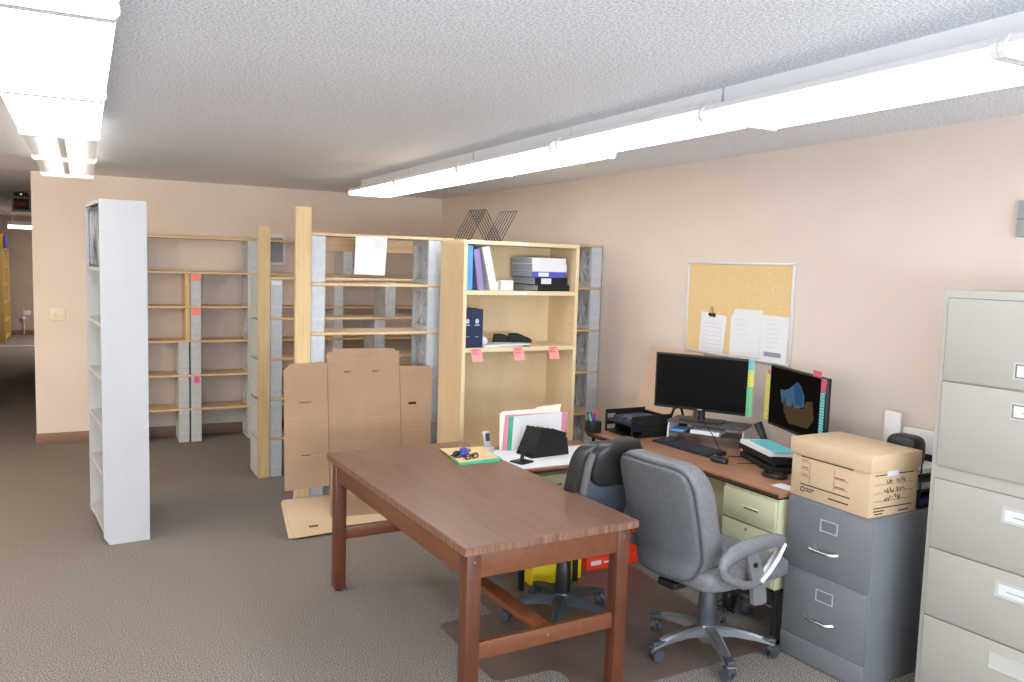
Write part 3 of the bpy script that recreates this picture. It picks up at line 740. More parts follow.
# ------------------------------------------------------------------ desk (long) and return
DX, DY, DT = 2.81, 2.646, 0.041
FD = frame_fn(DX, DY, DT)
dk = thing('office_desk', 'brown topped metal desk with a cream drawer pedestal along the right wall', 'desk', (DX, DY, 0), DT)
DL, DW, DZ = 1.58, 0.672, 0.74
MB().box(0.0, 0.045, DZ-0.026, DW, DL, DZ, bev=0.003).build('desktop', 'desk_top', dk)
MB().box(-0.002, 0.045, DZ-0.024, 0.0, DL, DZ-0.010).build('edge_band', 'desk_edge', dk)
MB().box(0.006, 0.05, DZ-0.034, 0.58, DL-0.004, DZ-0.0265).build('top_frame', 'blackmatte', dk)
pd = MB().box(0.012, 0.05, 0.275, 0.56, 0.40, DZ-0.035, bev=0.004).build('pedestal', 'cream', dk)
b = MB(); b.box(0.0105, 0.052, 0.268, 0.56, 0.398, 0.275); b.build('pedestal_base', 'blackmatte', dk)
dr = MB().box(0.002, 0.062, 0.545, 0.0118, 0.392, 0.692, bev=0.002).build('drawer', 'cream', dk)
MB().box(0.0005, 0.165, 0.615, 0.0022, 0.255, 0.622).build('pull_slot', 'dark', dr)
MB().box(-0.003, 0.16, 0.622, 0.004, 0.26, 0.626, bev=0.001).build('pull_lip', 'creamdark', dr)
dr2 = MB().box(0.002, 0.062, 0.285, 0.0118, 0.392, 0.539, bev=0.002).build('drawer', 'cream', dk)
MB().cyl((-0.001, 0.235, 0.515), (0.003, 0.235, 0.515), 0.008, n=12).build('lock', 'screw', dr2)
b = MB(); b.box(0.0105, 0.394, 0.285, 0.0125, 0.398, 0.70); b.box(0.0105, 0.06, 0.5385, 0.0125, 0.394, 0.5455); b.build('drawer_gap', 'gap', dk)
MB().box(0.36, 0.41, 0.36, 0.372, DL-0.02, DZ-0.036).build('modesty_panel', 'creamdark', dk)
MB().box(0.012, DL-0.40, 0.275, 0.50, DL-0.012, DZ-0.036, bev=0.004).build('side_box', 'cream', dk) if False else None
for y in (0.052, DL-0.05):
    lg = MB(); lg.box(0.02, y, 0.018, 0.034, y+0.014, 0.268 if y < 0.1 else DZ-0.036); lg.box(0.535, y, 0.018, 0.549, y+0.014, 0.268 if y < 0.1 else DZ-0.036); lg.box(0.005, y, 0.004, 0.57, y+0.014, 0.018)
    lg.build('leg', 'blackmatte', dk)
# return
rt = thing('desk_return', 'lower desk return with a cream pedestal beside the birch bookcase', 'desk', (2.0, 3.69, 0), 0.0)
RZ, RD = 0.68, 0.56
MB().box(0.0, 0.0, RZ-0.026, 0.70, RD, RZ, bev=0.003).build('desktop', 'desk_top', rt)
MB().box(0.0, -0.002, RZ-0.0245, 0.70, 0.0, RZ-0.012).build('edge_band', 'desk_edge', rt)
MB().box(0.03, 0.03, 0.27, 0.43, RD-0.03, RZ-0.027, bev=0.004).build('pedestal', 'cream', rt)
d_ = MB().box(0.045, 0.022, 0.47, 0.415, 0.03, 0.635, bev=0.002).build('drawer', 'cream', rt)
MB().box(0.18, 0.020, 0.575, 0.27, 0.0222, 0.581).build('pull_slot', 'dark', d_)
for x in (0.05, 0.39):
    MB().box(x, 0.05, 0.0, x+0.022, 0.072, 0.27).build('leg', 'blackmatte', rt); MB().box(x, RD-0.08, 0.0, x+0.022, RD-0.058, 0.27).build('leg', 'blackmatte', rt)
MB().box(0.64, RD-0.07, 0.0, 0.66, RD-0.05, RZ-0.027).build('leg', 'blackmatte', rt)
# things on the return
o = MB().prism([(0.003, 0.02), (0.62, 0.025), (0.62, 0.40), (0.003, 0.47)], 'z', 0, 0.0025).build('desk_blotter', 'paper', None, (2.0, 3.69, RZ+0.0005)); tag(o, 'white blotter sheet covering the desk return', 'blotter')
zr = RZ+0.0035
so = thing('file_sorter', 'black slotted file sorter on the white blotter of the return', 'file sorter', (2.185, 3.895, zr), 0.10); so.scale = (0.86, 0.86, 0.86)
prof = [(-0.01, 0.004), (0.27, 0.004), (0.235, 0.135), (0.07, 0.185), (0.04, 0.18)]
MB().box(-0.01, 0, 0, 0.285, 0.175, 0.005).build('base', 'black', so)
for k in range(6):
    x = 0.012+k*0.043; h = 0.185-0.008*k
    tp = MB(); m_ = Matrix.Translation((x, 0, 0.005)) @ Matrix.Rotation(0.30, 4, 'Y')
    tp.box(0, 0.003, 0, 0.004, 0.172, h, bev=0.001, mat=m_)
    tp.build('divider', 'blackmatte', so)
sd = MB(); sd.prism([(-0.005, 0.0), (0.29, 0.0), (0.272, 0.115), (0.07, 0.165)], 'y', -0.004, 0.0); sd.build('side_panel', 'blackmatte', so)
sd = MB(); sd.prism([(-0.005, 0.0), (0.29, 0.0), (0.272, 0.115), (0.07, 0.165)], 'y', 0.175, 0.179); sd.build('side_panel', 'blackmatte', so)
def folder(label, m, pts, y, tilt, tabm=None):
    tt = thing('file_folder', label, 'folder', (2.0, y, zr), 0, 'upright folders on the return'); tt.rotation_euler = (-tilt, 0, 0.0)
    MB().prism(pts, 'y', 0, 0.004).build('folder_sheet', m, tt); return tt
folder('white folder at the front of the upright folders', 'paper', [(0.165, 0), (0.49, 0), (0.50, 0.205), (0.18, 0.195)], 4.105, 0.06)
folder('green folder standing behind the white folder', 'greenfold', [(0.145, 0.0), (0.43, 0.0), (0.44, 0.195), (0.158, 0.195)], 4.115, 0.06)
folder('pink folder standing behind the green folder', 'pinkfold', [(0.115, 0), (0.52, 0), (0.555, 0.198), (0.138, 0.203)], 4.125, 0.06)
folder('ivory tabbed folder at the back of the upright folders', 'ivory', [(0.103, 0), (0.47, 0), (0.512, 0.245), (0.35, 0.236), (0.335, 0.226), (0.125, 0.222), (0.106, 0.21)], 4.135, 0.06)
ph = thing('cordless_phone', 'silver cordless phone standing at the left end of the return', 'phone', (2.022, 4.125, RZ+0.0035), 0.25)
MB().sell(0.036, 0.036, 0.016, 0.5, 0.7, lambda q: q+Vector((0, 0, 0.016)), 20, 10).build('cradle', 'silver', ph)
hs_ = MB().box(-0.021, -0.011, 0.02, 0.021, 0.011, 0.118, bev=0.008, mat=Matrix.Rotation(-0.18, 4, 'X')).build('handset', 'silver', ph)
MB().box(-0.015, -0.0125, 0.06, 0.015, -0.0105, 0.105, mat=Matrix.Rotation(-0.18, 4, 'X')).build('display', 'darkgrey', hs_)
pc = thing('phone_stand', 'small black holder with a square foot on the white blotter', 'stand', (2.09, 3.84, zr), 0.35)
MB().box(-0.05, -0.045, 0, 0.05, 0.045, 0.008, bev=0.003).build('base', 'black', pc)
MB().tube([(0, 0.0, 0.008), (0.004, 0, 0.04), (-0.006, 0, 0.075)], [0.013, 0.010, 0.012], 10).build('stem', 'black', pc)
MB().box(-0.040, -0.014, 0.07, 0.012, 0.014, 0.082, bev=0.004, mat=Matrix.Rotation(0.25, 4, 'Y')).build('clamp', 'black', pc)

# ------------------------------------------------------------------ things on the desk
zd = DZ+0.0005
# pen cup
pcup = thing('pen_cup', 'black pen cup with pens at the far corner of the desk', 'pen cup', (2.755, 4.165, zd))
MB().box(-0.04, -0.035, 0, 0.04, 0.035, 0.07, bev=0.004).build('cup', 'black', pcup)
for i, (m, dx, dy, h) in enumerate((('penblue', -0.015, 0, 0.125), ('red', 0.012, 0.008, 0.12), ('red', 0.026, 0.01, 0.135), ('black', -0.028, 0.005, 0.12), ('flaggreen', -0.03, -0.01, 0.115), ('penblue', 0.0, -0.012, 0.115))):
    o = MB().cyl((dx*0.7, dy*0.7, 0.071), (dx*1.3, dy*1.3, h), 0.006, n=8).build('pen', m, None, (2.755, 4.165, zd))
    tag(o, ['blue pen leaning left in the pen cup', 'red marker in the middle of the pen cup', 'tall red marker at the right of the pen cup', 'black pen at the left of the pen cup', 'green pen at the left edge of the pen cup', 'blue pen at the front of the pen cup'][i], 'pen', 'pens in the pen cup')
# letter trays
def letter_tray(z, label, th, org):
    tt = thing('letter_tray', label, 'letter tray', (org[0], org[1], z), th, 'stacked letter trays on the desk')
    W_, D_, Hh = 0.27, 0.30, 0.066   # local x along wall-normal, y along the desk
    MB().box(0, 0, 0.004, D_, W_, 0.008).build('tray_floor', 'black', tt)
    for y in (0, W_-0.006):
        b = MB()
        b.box(0, y, 0, 0.012, y+0.006, Hh); b.box(D_-0.012, y, 0, D_, y+0.006, Hh); b.box(0.012, y, Hh-0.026, D_-0.012, y+0.006, Hh); b.box(0.012, y, 0, D_-0.012, y+0.006, 0.012)
        b.box(0.075, y, 0.012, D_-0.012, y+0.006, Hh-0.026)
        b.build('side_panel', 'black', tt)
    b = MB(); b.box(D_-0.005, 0.006, 0.008, D_, W_-0.006, 0.05); b.build('rear_panel', 'black', tt)
    return tt
TH = 0.02
org = (2.855, 3.905)
letter_tray(zd, 'lower black letter tray of the stacked pair', TH, org)
letter_tray(zd+0.0675, 'upper black letter tray holding dark leaflets', TH, org)
FL = frame_fn(org[0], org[1], TH)
for k in range(3):
    o = MB().box(0, 0, 0, 0.235, 0.20, 0.009).build('leaflet_pile', 'trayink', None, FL(0.03+0.01*k, 0.03-0.006*k+0.01, zd+0.0765+0.0095*k), TH+0.06*k-0.04)
    tag(o, ['dark printed leaflets at the bottom of the upper letter tray', 'dark printed leaflets in the middle of the upper letter tray', 'dark printed leaflets on top in the upper letter tray'][k], 'leaflets', 'leaflets in the letter tray')
# speaker / headset loop next to trays
sp = thing('headset', 'black headset standing behind the letter trays', 'headset', (3.29, 4.03, zd), 0.3)
MB().tube([(-0.065, 0, 0.03), (-0.068, 0, 0.09), (-0.04, 0, 0.14), (0, 0, 0.15), (0.04, 0, 0.14), (0.068, 0, 0.09), (0.065, 0, 0.03)], 0.008, 8).build('headband', 'black', sp)
for sx in (-0.058, 0.058): MB().cyl((sx-0.014, 0, 0.034), (sx+0.014, 0, 0.034), 0.034, n=18).build('ear_cup', 'black', sp)
o = MB().box(0, 0, 0, 0.05, 0.06, 0.075, bev=0.004).build('small_carton', 'paper', None, (3.17, 3.93, zd), 0.3); tag(o, 'small white carton between the letter trays and the headset', 'box')
# keyboard
kb = thing('keyboard', 'black computer keyboard on the desk before the left monitor', 'keyboard', (2.975, 3.365, zd), 0.0)
ang = math.atan2(3.811-3.358, 2.957-2.994)
kb.rotation_euler = (0, 0, ang)
MB().prism([(0, 0.0), (0, 0.008), (-0.135, 0.022), (-0.135, 0.0)], 'x', 0, 0.45).build('body', 'kbd', kb)
b = MB()
for r in range(6):
    n = 20
    for k in range(n):
        if k in (15,) or (r == 5 and 4 < k < 9): continue
        yy = -0.012-r*0.0195; x0 = 0.012+k*0.0213
        zt = 0.008+0.0135*(-yy/0.135)
        w = 0.018
        if r == 5 and k == 4: w = 0.018+0.0213*4
        b.box(x0, yy-0.0165, zt, x0+w, yy, zt+0.006, bev=0)
kk_ = b.build('keys', 'keys', kb)
ms = thing('mouse', 'black computer mouse on the desk beside the keyboard', 'mouse', (2.96, 3.265, zd), 1.75)
MB().sell(0.055, 0.031, 0.019, 0.7, 0.9, lambda q: Vector((q.x, q.y*(1-0.8*abs(q.x)*1.2), max(q.z, -0.012)+0.0125)), 24, 14).build('shell', 'black', ms)
MB().cyl((0.028, -0.004, 0.0285), (0.028, 0.004, 0.0285), 0.008, n=12).build('wheel', 'greyplastic', ms)
# monitors
def monitor(A, B, zb, label, group, ht=0.322, stand_z=zd, foot=True, tilt=0.0):
    ax, ay = A; bx, by = B
    ang = math.atan2(by-ay, bx-ax); W_ = math.hypot(bx-ax, by-ay)
    tt = thing('monitor', label, 'monitor', ((ax+bx)/2, (ay+by)/2, stand_z), ang, group)
    z0 = zb-stand_z
    MB().box(-W_/2, 0.0, z0, W_/2, 0.022, z0+ht, bev=0.003).build('bezel', 'black', tt)
    MB().box(-W_/2+0.07, 0.022, z0+0.05, W_/2-0.07, 0.05, z0+ht-0.05, bev=0.012).build('rear_housing', 'black', tt)
    return tt, W_, z0, ang, ht
m1, W1, z1, a1, h1 = monitor((2.995, 3.885), (3.29, 3.415), 0.937, 'switched off black monitor on the riser at the left', 'pair of monitors', stand_z=0.868)
MB().box(-W1/2+0.010, -0.001, z1+0.016, W1/2-0.010, 0.0005, z1+h1-0.010).build('screen', 'screen', m1)
MB().tube([(0, 0.045, 0.006), (0, 0.045, z1+0.12)], 0.02, 12).build('neck', 'black', m1)
MB().box(-0.12, -0.005, 0, 0.12, 0.15, 0.008, bev=0.003).build('foot', 'black', m1)
MB().box(-0.014, -0.0015, z1+0.005, 0.014, -0.0002, z1+0.010).build('badge', 'silver', m1)
FM1 = frame_fn((2.995+3.29)/2, (3.885+3.415)/2, a1)
def flags(n, F, th, x0, x1, z0, z1, m, label, grp, k=10):
    tt = thing('page_flags', label, 'sticky flags', F(x0, -0.0035, z0), th, grp)
    b = MB(); hh = (z1-z0)/k
    for i in range(k): b.box(0, 0.0004*(i % 2), i*hh, x1-x0, 0.001+0.0004*(i % 2), (i+1)*hh-(hh*0.18 if k > 1 else 0))
    b.build('flag_strip', m, tt); return tt
g1 = 'sticky flags on the left monitor'
zb = 0.937
flags(1, FM1, a1, W1/2-0.012, W1/2+0.022, zb+0.262, zb+0.326, 'teal', 'teal sticky flags at the top right edge of the left monitor', g1, 5)
flags(1, FM1, a1, W1/2-0.012, W1/2+0.022, zb+0.170, zb+0.262, 'flagyellow', 'yellow sticky flags on the right edge of the left monitor', g1, 8)
flags(1, FM1, a1, W1/2-0.014, W1/2+0.020, zb+0.0, zb+0.170, 'flaggreen', 'green sticky flags down the right edge of the left monitor', g1, 14)
# monitor riser
rs = thing('monitor_riser', 'black monitor riser with frosted legs under the left monitor', 'monitor riser', ((2.995+3.29)/2, (3.885+3.415)/2, zd), a1)
rs.location = FM1(0.0, 0.02, zd)
MB().box(-0.19, -0.03, 0.112, 0.26, 0.16, 0.1265, bev=0.003).build('top_plate', 'darkgrey', rs)
MB().box(-0.18, -0.02, 0.052, 0.25, 0.16, 0.060, bev=0.002).build('lower_plate', 'darkgrey', rs)
MB().prism([(-0.03, 0), (0.16, 0), (0.16, 0.112), (-0.01, 0.112)], 'x', 0.25, 0.258).build('leg', 'smoke', rs)
MB().prism([(-0.03, 0), (0.16, 0), (0.16, 0.112), (-0.01, 0.112)], 'x', -0.188, -0.18).build('leg', 'smoke', rs)
o = MB().box(-0.09, -0.02, 0.0, 0.08, 0.12, 0.022, bev=0.002).build('paper_stack', 'paper', None, FM1(0.04, 0.02, zd+0.0605), a1); tag(o, 'white papers stored on the lower plate of the riser', 'paper')
o = MB().box(-0.03, -0.02, 0.0, 0.05, 0.1, 0.012, bev=0.002).build('notebook', 'lightblue', None, FM1(-0.14, 0.02, zd+0.0605), a1); tag(o, 'light blue notebook on the lower plate of the riser', 'notebook')
b = MB()
b.tube([FM1(0.02, -0.012, 0.94), FM1(0.05, -0.08, 0.89), FM1(0.12, -0.12, 0.83), FM1(0.16, -0.14, 0.77), FM1(0.2, -0.15, 0.747)], 0.0025, 6)
b.tube([FM1(0.20, -0.15, 0.7465), FM1(0.1, -0.17, 0.746), FM1(0.03, -0.13, 0.746), FM1(0.0, -0.10, 0.7465)], 0.0025, 6)
o = b.build('monitor_cable', 'blackmatte'); tag(o, 'thin black cable looping in front of the monitor riser', 'cable')
b = MB()
b.tube([(3.02, 3.28, 0.7435), (3.10, 3.34, 0.7435), (3.2, 3.30, 0.7435), (3.27, 3.35, 0.7435)], 0.0025, 6)
b.tube([(3.03, 3.20, 0.7435), (3.12, 3.16, 0.7435), (3.22, 3.26, 0.7435), (3.30, 3.30, 0.7435)], 0.0025, 6)
o = b.build('mouse_cable', 'blackmatte'); tag(o, 'thin black mouse cable curling across the desk', 'cable')
# second monitor
m2, W2, z2, a2, h2 = monitor((3.30, 3.275), (3.12, 2.73), 0.926, 'lit monitor at the right showing a dim blue and sand picture', 'pair of monitors', ht=0.326, stand_z=zd)
MB().box(-W2/2+0.010, -0.001, z2+0.016, W2/2-0.010, 0.0005, z2+h2-0.010).build('screen', 'screen_on', m2)
cx, cz, q = -0.03, z2+0.165, 1.35
def scr(pts, d, m): MB().prism([(cx+p[0]*q, cz+p[1]) for p in pts], 'y', -0.0011-d, -0.0007-d).build('screen_picture', m, m2)
scr([(-0.10, 0.04), (-0.06, 0.045), (-0.03, 0.06), (0.03, 0.105), (0.06, 0.085), (0.085, 0.04), (0.085, -0.01), (-0.03, -0.06), (-0.085, -0.02)], 0.0, 'sblue')
scr([(0.0, 0.085), (0.03, 0.103), (0.06, 0.08), (0.08, 0.03), (0.07, -0.015), (0.02, -0.01)], 0.0006, 'sblue2')
scr([(-0.075, -0.01), (-0.06, 0.005), (-0.04, -0.035), (-0.01, -0.03), (0.0, 0.0), (0.02, -0.03), (0.085, -0.02), (0.10, 0.02), (0.145, 0.03), (0.16, -0.06), (0.12, -0.11), (-0.02, -0.12), (-0.06, -0.07)], 0.0012, 'stan')
MB().tube([(0, 0.06, 0.006), (0, 0.06, z2+0.12)], 0.022, 12).build('neck', 'black', m2)
MB().box(-0.12, 0.0, 0, 0.12, 0.15, 0.010, bev=0.003).build('foot', 'black', m2)
FM2 = frame_fn((3.30+3.12)/2, (3.275+2.73)/2, a2)
g2 = 'sticky flags on the right monitor'; zb = 0.926
flags(1, FM2, a2, W2/2-0.05, W2/2-0.004, zb+0.255, zb+0.322, 'flagpink', 'pink sticky flags down the top right edge of the right monitor', g2, 6)
flags(1, FM2, a2, W2/2-0.05, W2/2-0.012, zb+0.03, zb+0.255, 'teal', 'teal sticky flags down the right edge of the right monitor', g2, 16)
flags(1, FM2, a2, W2/2-0.13, W2/2-0.05, zb+0.322, zb+0.352, 'flagpink', 'pink sticky flag standing above the top edge of the right monitor', g2, 1)
flags(1, FM2, a2, -W2/2-0.045, -W2/2+0.004, zb+0.02, zb+0.27, 'flagyellow', 'yellow sticky flags down the left edge of the right monitor', g2, 10)
flags(1, FM2, a2, -W2/2-0.02, -W2/2+0.004, zb+0.27, zb+0.295, 'flagpink', 'small pink sticky flag above the yellow flags of the right monitor', g2, 1)
# document tray with teal folder
DTt = -0.32
FDt = frame_fn(3.02, 2.80, DTt)
d2 = thing('wire_tray', 'black document tray in front of the right monitor', 'letter tray', FM2(-0.29, -0.15, zd), a2)
TLx, TWy = 0.38, 0.145
b = MB(); b.box(0, 0, 0.05, TLx, TWy, 0.056); b.build('tray_floor', 'black', d2)
for q in ((0, -0.004, 0.05, TLx, 0, 0.08), (0, TWy, 0.05, TLx, TWy+0.004, 0.08), (-0.004, -0.004, 0.05, 0, TWy+0.004, 0.08), (TLx, -0.004, 0.05, TLx+0.004, TWy+0.004, 0.08)): MB().box(*q).build('rim', 'black', d2)
for x in (0.015, TLx-0.015):
    for y in (0.015, TWy-0.015): MB().cyl((x, y, 0), (x, y, 0.05), 0.007, n=8).build('foot', 'black', d2)
MB().box(0.0, 0.0, 0.004, TLx, TWy-0.01, 0.032, bev=0.003).build('lower_tray', 'blackmatte', d2)
o = MB().prism([(0.005, -0.012), (0.33, -0.006), (0.36, 0.135), (0.03, 0.135)], 'z', 0, 0.022).build('paper_stack', 'paper', None, FM2(-0.285, -0.143, zd+0.0805), a2); tag(o, 'white papers in the black document tray', 'paper')
o = MB().prism([(0.06, 0.015), (0.35, 0.01), (0.36, 0.13), (0.05, 0.132)], 'z', 0, 0.004).build('file_folder', 'teal', None, FM2(-0.285, -0.143, zd+0.103), a2); tag(o, 'teal folder on top of the papers in the black document tray', 'folder')
# handset leaning behind
hb = thing('phone_handset', 'long black telephone handset leaning between the two monitors', 'phone', (3.335, 3.29, zd), a1)
MB().tube([(0.0, 0.0, 0.014), (-0.03, 0.02, 0.08), (-0.075, 0.03, 0.17)], [0.022, 0.014, 0.02], 12, flat=1.4).build('handset', 'black', hb)
ad = thing('tape_ring', 'flat black ring lying on the desk before the storage box', 'ring', (3.02, 2.93, zd))
b = MB(); b.tube([(0.045*math.cos(2*PI*k/28), 0.06*math.sin(2*PI*k/28), 0.009) for k in range(28)], 0.009, 8, closed=True, flat=1.2); b.build('ring', 'black', ad)
o = MB().box(0, 0, 0, 0.075, 0.11, 0.001).build('paper_slip', 'paper', None, (2.885, 2.705, zd), 0.06); tag(o, 'white paper slip at the near corner of the desk', 'paper')
# tan board leaning on the wall
tp = thing('backing_board', 'tan backing board leaning on the wall behind the left monitor', 'board', (3.44, 3.99, zd), 0.0)
tp.rotation_euler = (0, math.radians(9.5), 0)
tp.location = (3.405, 4.0, 0.7415)
MB().prism([(0.03, 0.0), (0.64, 0.0), (0.575, 0.48), (0.03, 0.49)], 'x', -0.004, 0.0).build('board', 'plexi', tp)
o = MB().box(-0.006, 0, 0, 0, 0.03, 0.05, bev=0.001).build('tape_tab', 'paper', None, (XR-0.0005, 4.19, 1.225)); tag(o, 'small white tape tab on the wall at the lower corner of the cork board', 'tape')

# ------------------------------------------------------------------ cartons under the return, cables
yb = thing('yellow_carton', 'yellow carton on the mat behind the pedestal of the black chair', 'box', (2.14, 3.735, 0.005), 0.0) if False else None
yo = thing('yellow_carton', 'yellow carton on the chair mat under the desk return', 'box', (2.14, 3.765, 0.0045), 0.03)
MB().box(0, 0, 0, 0.315, 0.09, 0.118, bev=0.003).build('body', 'yellow', yo)
MB().box(-0.002, -0.002, 0.118, 0.317, 0.092, 0.124, bev=0.001).build('lid', 'yellow', yo)
oc = thing('orange_carton', 'orange shoe carton beside the yellow carton under the desk', 'box', (2.535, 3.84, 0.0045), 0.02)
MB().box(0, 0, 0, 0.41, 0.28, 0.075, bev=0.003).build('body', 'orange', oc)
MB().box(-0.003, -0.003, 0.076, 0.413, 0.283, 0.116, bev=0.003).build('lid', 'orange', oc)
b = MB()
b.box(0.03, -0.0012, 0.03, 0.10, 0, 0.055); b.box(0.12, -0.0012, 0.035, 0.2, 0, 0.045)
b.build('printed_panel', 'paper', oc)
oc2 = thing('orange_carton', 'second orange carton with a black and white mark stacked on the first', 'box', (2.60, 3.85, 0.1215), 0.02)
MB().box(0, 0, 0, 0.345, 0.26, 0.095, bev=0.003).build('body', 'orange', oc2)
MB().box(0.27, -0.0012, 0.05, 0.335, 0, 0.068).build('printed_panel', 'black', oc2)
MB().box(0.285, -0.0018, 0.054, 0.32, -0.0012, 0.064).build('printed_panel', 'paper', oc2)
b = MB()
b.tube([(3.18, 3.10, 0.30), (3.12, 3.14, 0.18), (3.02, 3.20, 0.02), (2.9, 3.18, 0.012), (2.92, 3.05, 0.012)], 0.004, 6)
b.tube([(3.25, 3.35, 0.33), (3.2, 3.3, 0.25), (3.1, 3.32, 0.3), (3.0, 3.3, 0.22), (2.98, 3.25, 0.012)], 0.004, 6)
o = b.build('power_cables', 'blackmatte'); tag(o, 'black power cables hanging below the desk', 'cable')
for i, (x, y, m, lab) in enumerate(((2.93, 3.10, 'black', 'black power adapter standing on the carpet under the desk'), (2.98, 3.03, 'darkgrey', 'charcoal power adapter on the carpet under the desk'))):
    o = MB().sell(0.035, 0.03, 0.06, 0.6, 0.7, lambda q: q+Vector((0, 0, 0.06)), 18, 12).build('power_adapter', m, None, (x, y, 0.001)); tag(o, lab, 'adapter', 'adapters under the desk')

# ------------------------------------------------------------------ slate filing cabinet
GX, GY, GT = 2.8765, 2.2301, 0.085
FG = frame_fn(GX, GY, GT)
gf = thing('filing_cabinet', 'slate grey two drawer filing cabinet with a storage box on top', 'filing cabinet', (GX, GY, 0), GT)
GL, GD, GZ = 0.436, 0.575, 0.738
MB().box(0.006, 0, 0.0, GD, GL, GZ, bev=0.003).build('body', 'greymetal', gf)
for z0, z1_ in ((0.418, 0.725), (0.106, 0.410)):
    d = MB().box(-0.002, 0.006, z0, 0.0058, GL-0.006, z1_, bev=0.003).build('drawer', 'greymetal', gf)
    zc = z1_-0.075
    b = MB(); y0, y1 = 0.168, 0.256
    for q in ((-0.005, y0, zc-0.027, -0.002, y1, zc-0.022), (-0.005, y0, zc+0.022, -0.002, y1, zc+0.027), (-0.005, y0, zc-0.027, -0.002, y0+0.005, zc+0.027), (-0.005, y1-0.005, zc-0.027, -0.002, y1, zc+0.027)): b.box(*q)
    b.build('label_frame', 'silver', d)
    MB().box(-0.003, y0+0.005, zc-0.022, -0.0021, y1-0.005, zc+0.022).build('label_card', 'greymetal', d)
    zh = zc-0.112
    b = MB(); b.tube([(-0.003, 0.165, zh), (-0.022, 0.172, zh-0.001), (-0.03, 0.19, zh-0.002), (-0.03, 0.27, zh-0.002), (-0.022, 0.288, zh-0.001), (-0.003, 0.295, zh)], [0.012, 0.009, 0.006, 0.006, 0.009, 0.012], 10)
    b.build('handle', 'chrome', d)
MB().box(-0.001, 0.003, 0.004, 0.0058, GL-0.003, 0.100, bev=0.002).build('plinth', 'greymetal', gf)
b = MB(); b.box(-0.0012, 0.004, 0.1005, 0.0058, GL-0.004, 0.1045); b.box(-0.0012, 0.004, 0.4115, 0.0058, GL-0.004, 0.4165); b.build('drawer_gap', 'greyline', gf)

# storage box
bx = thing('storage_box', 'tan cardboard storage box with lid standing on the slate filing cabinet', 'box', (2.872, 2.262, GZ+0.0015), 0.012)
BL, BDp, BHh = 0.418, 0.305, 0.255
MB().box(0, 0, 0, BDp, BL, BHh-0.03, bev=0.002).build('body', 'cardtan', bx)
MB().box(-0.008, -0.008, BHh-0.062, BDp+0.008, BL+0.008, BHh+0.010, bev=0.003).build('lid', 'cardtan', bx)
b = MB()
for z in (0.183, 0.058): b.box(-0.0008, 0.085 if z > 0.1 else 0.095, z, 0, 0.365, z+0.005)   # front bars
for z in (0.175, 0.035): b.box(0.03, -0.0008, z, 0.275, 0, z+0.0045)
b.build('printed_bar', 'inkdark', bx)
b = MB()
for z in (0.16, 0.128, 0.095):
    b.box(-0.0006, 0.315, z, 0, 0.365, z+0.002); b.box(-0.0006, 0.325, z+0.008, 0, 0.36, z+0.012)
b.box(-0.0006, 0.312, 0.07, 0, 0.3135, 0.165)
b.box(-0.0006, 0.18, 0.07, 0, 0.1815, 0.165)
for z in (0.125, 0.085): b.box(-0.0006, 0.105, z, 0, 0.178, z+0.002); b.box(-0.0006, 0.125, z+0.005, 0, 0.176, z+0.009)
for z in (0.135, 0.10, 0.065): b.box(0.03, -0.0006, z, 0.27, 0, z+0.0018)
b.build('form_lines', 'cardedge' if 0 else 'table_dark', bx)
b = MB()
b.tube([(-0.001, 0.348+0.011*math.cos(2*PI*k/14), 0.038+0.011*math.sin(2*PI*k/14)) for k in range(14)], 0.002, 6, closed=True)
for z, w in ((0.042, 0.045), (0.032, 0.035)): b.box(-0.0008, 0.33-w, z, 0, 0.33, z+0.005)
b.box(-0.0008, 0.10, 0.028, 0, 0.205, 0.034)
b.box(0.03, -0.0008, 0.022, 0.10, 0, 0.027); b.box(0.04, -0.0008, 0.010, 0.09, 0, 0.015); b.box(0.19, -0.0008, 0.012, 0.255, 0, 0.018)
b.build('printed_mark', 'inkdark', bx)
def scribble(x0, x1, z, h, seed):
    r = random.Random(seed); pts = []; n = int((x1-x0)/0.005)
    for i in range(n+1): pts.append((x0+(x1-x0)*i/n + r.uniform(-.002, .002), -0.0008, z + h*(0.5*math.sin(i*2.1)+r.uniform(-.4, .4))))
    return pts
b = MB()
for s_, (x0, x1, z, h) in enumerate(((0.10, 0.145, 0.147, 0.020), (0.16, 0.225, 0.15, 0.020), (0.09, 0.15, 0.108, 0.018), (0.165, 0.225, 0.112, 0.018), (0.095, 0.13, 0.073, 0.018), (0.155, 0.195, 0.077, 0.018))):
    b.tube(scribble(x0, x1, z, h, s_), 0.0016, 4)
b.box(0.136, -0.001, 0.076, 0.148, 0, 0.0785)
b.build('handwriting', 'inkdark', bx)
MB().box(0.105, -0.0012, BHh-0.086, 0.175, 0.0001, BHh-0.062).build('label_strip', 'paperlabel', bx)

# black trays and white holders behind the storage box
bt = thing('black_organizer', 'black tiered organizer behind the storage box on the filing cabinet', 'organizer', FG(0.335, 0.015, GZ+0.0015), GT)
for k in range(3): MB().box(0, 0, 0.07*k, 0.21, 0.26, 0.07*k+0.008, bev=0.002).build('tray', 'blackmatte', bt)
for x in (0, 0.205):
    for y in (0, 0.255): MB().box(x, y, 0, x+0.005, y+0.005, 0.20).build('post', 'blackmatte', bt)
MB().box(0.2105, 0, 0, 0.215, 0.26, 0.20).build('rear_panel', 'blackmatte', bt)
for k, m in ((0, 'navy'), (1, 'greybook')):
    o = MB().box(0.01, 0.012, 0.0, 0.195, 0.24, 0.03, bev=0.002).build('paper_stack', m, None, FG(0.335, 0.015, GZ+0.0100+0.07*k), GT); tag(o, ['navy papers in the lowest tier of the black organizer', 'grey papers in the middle tier of the black organizer'][k], 'paper', 'papers in the black organizer')
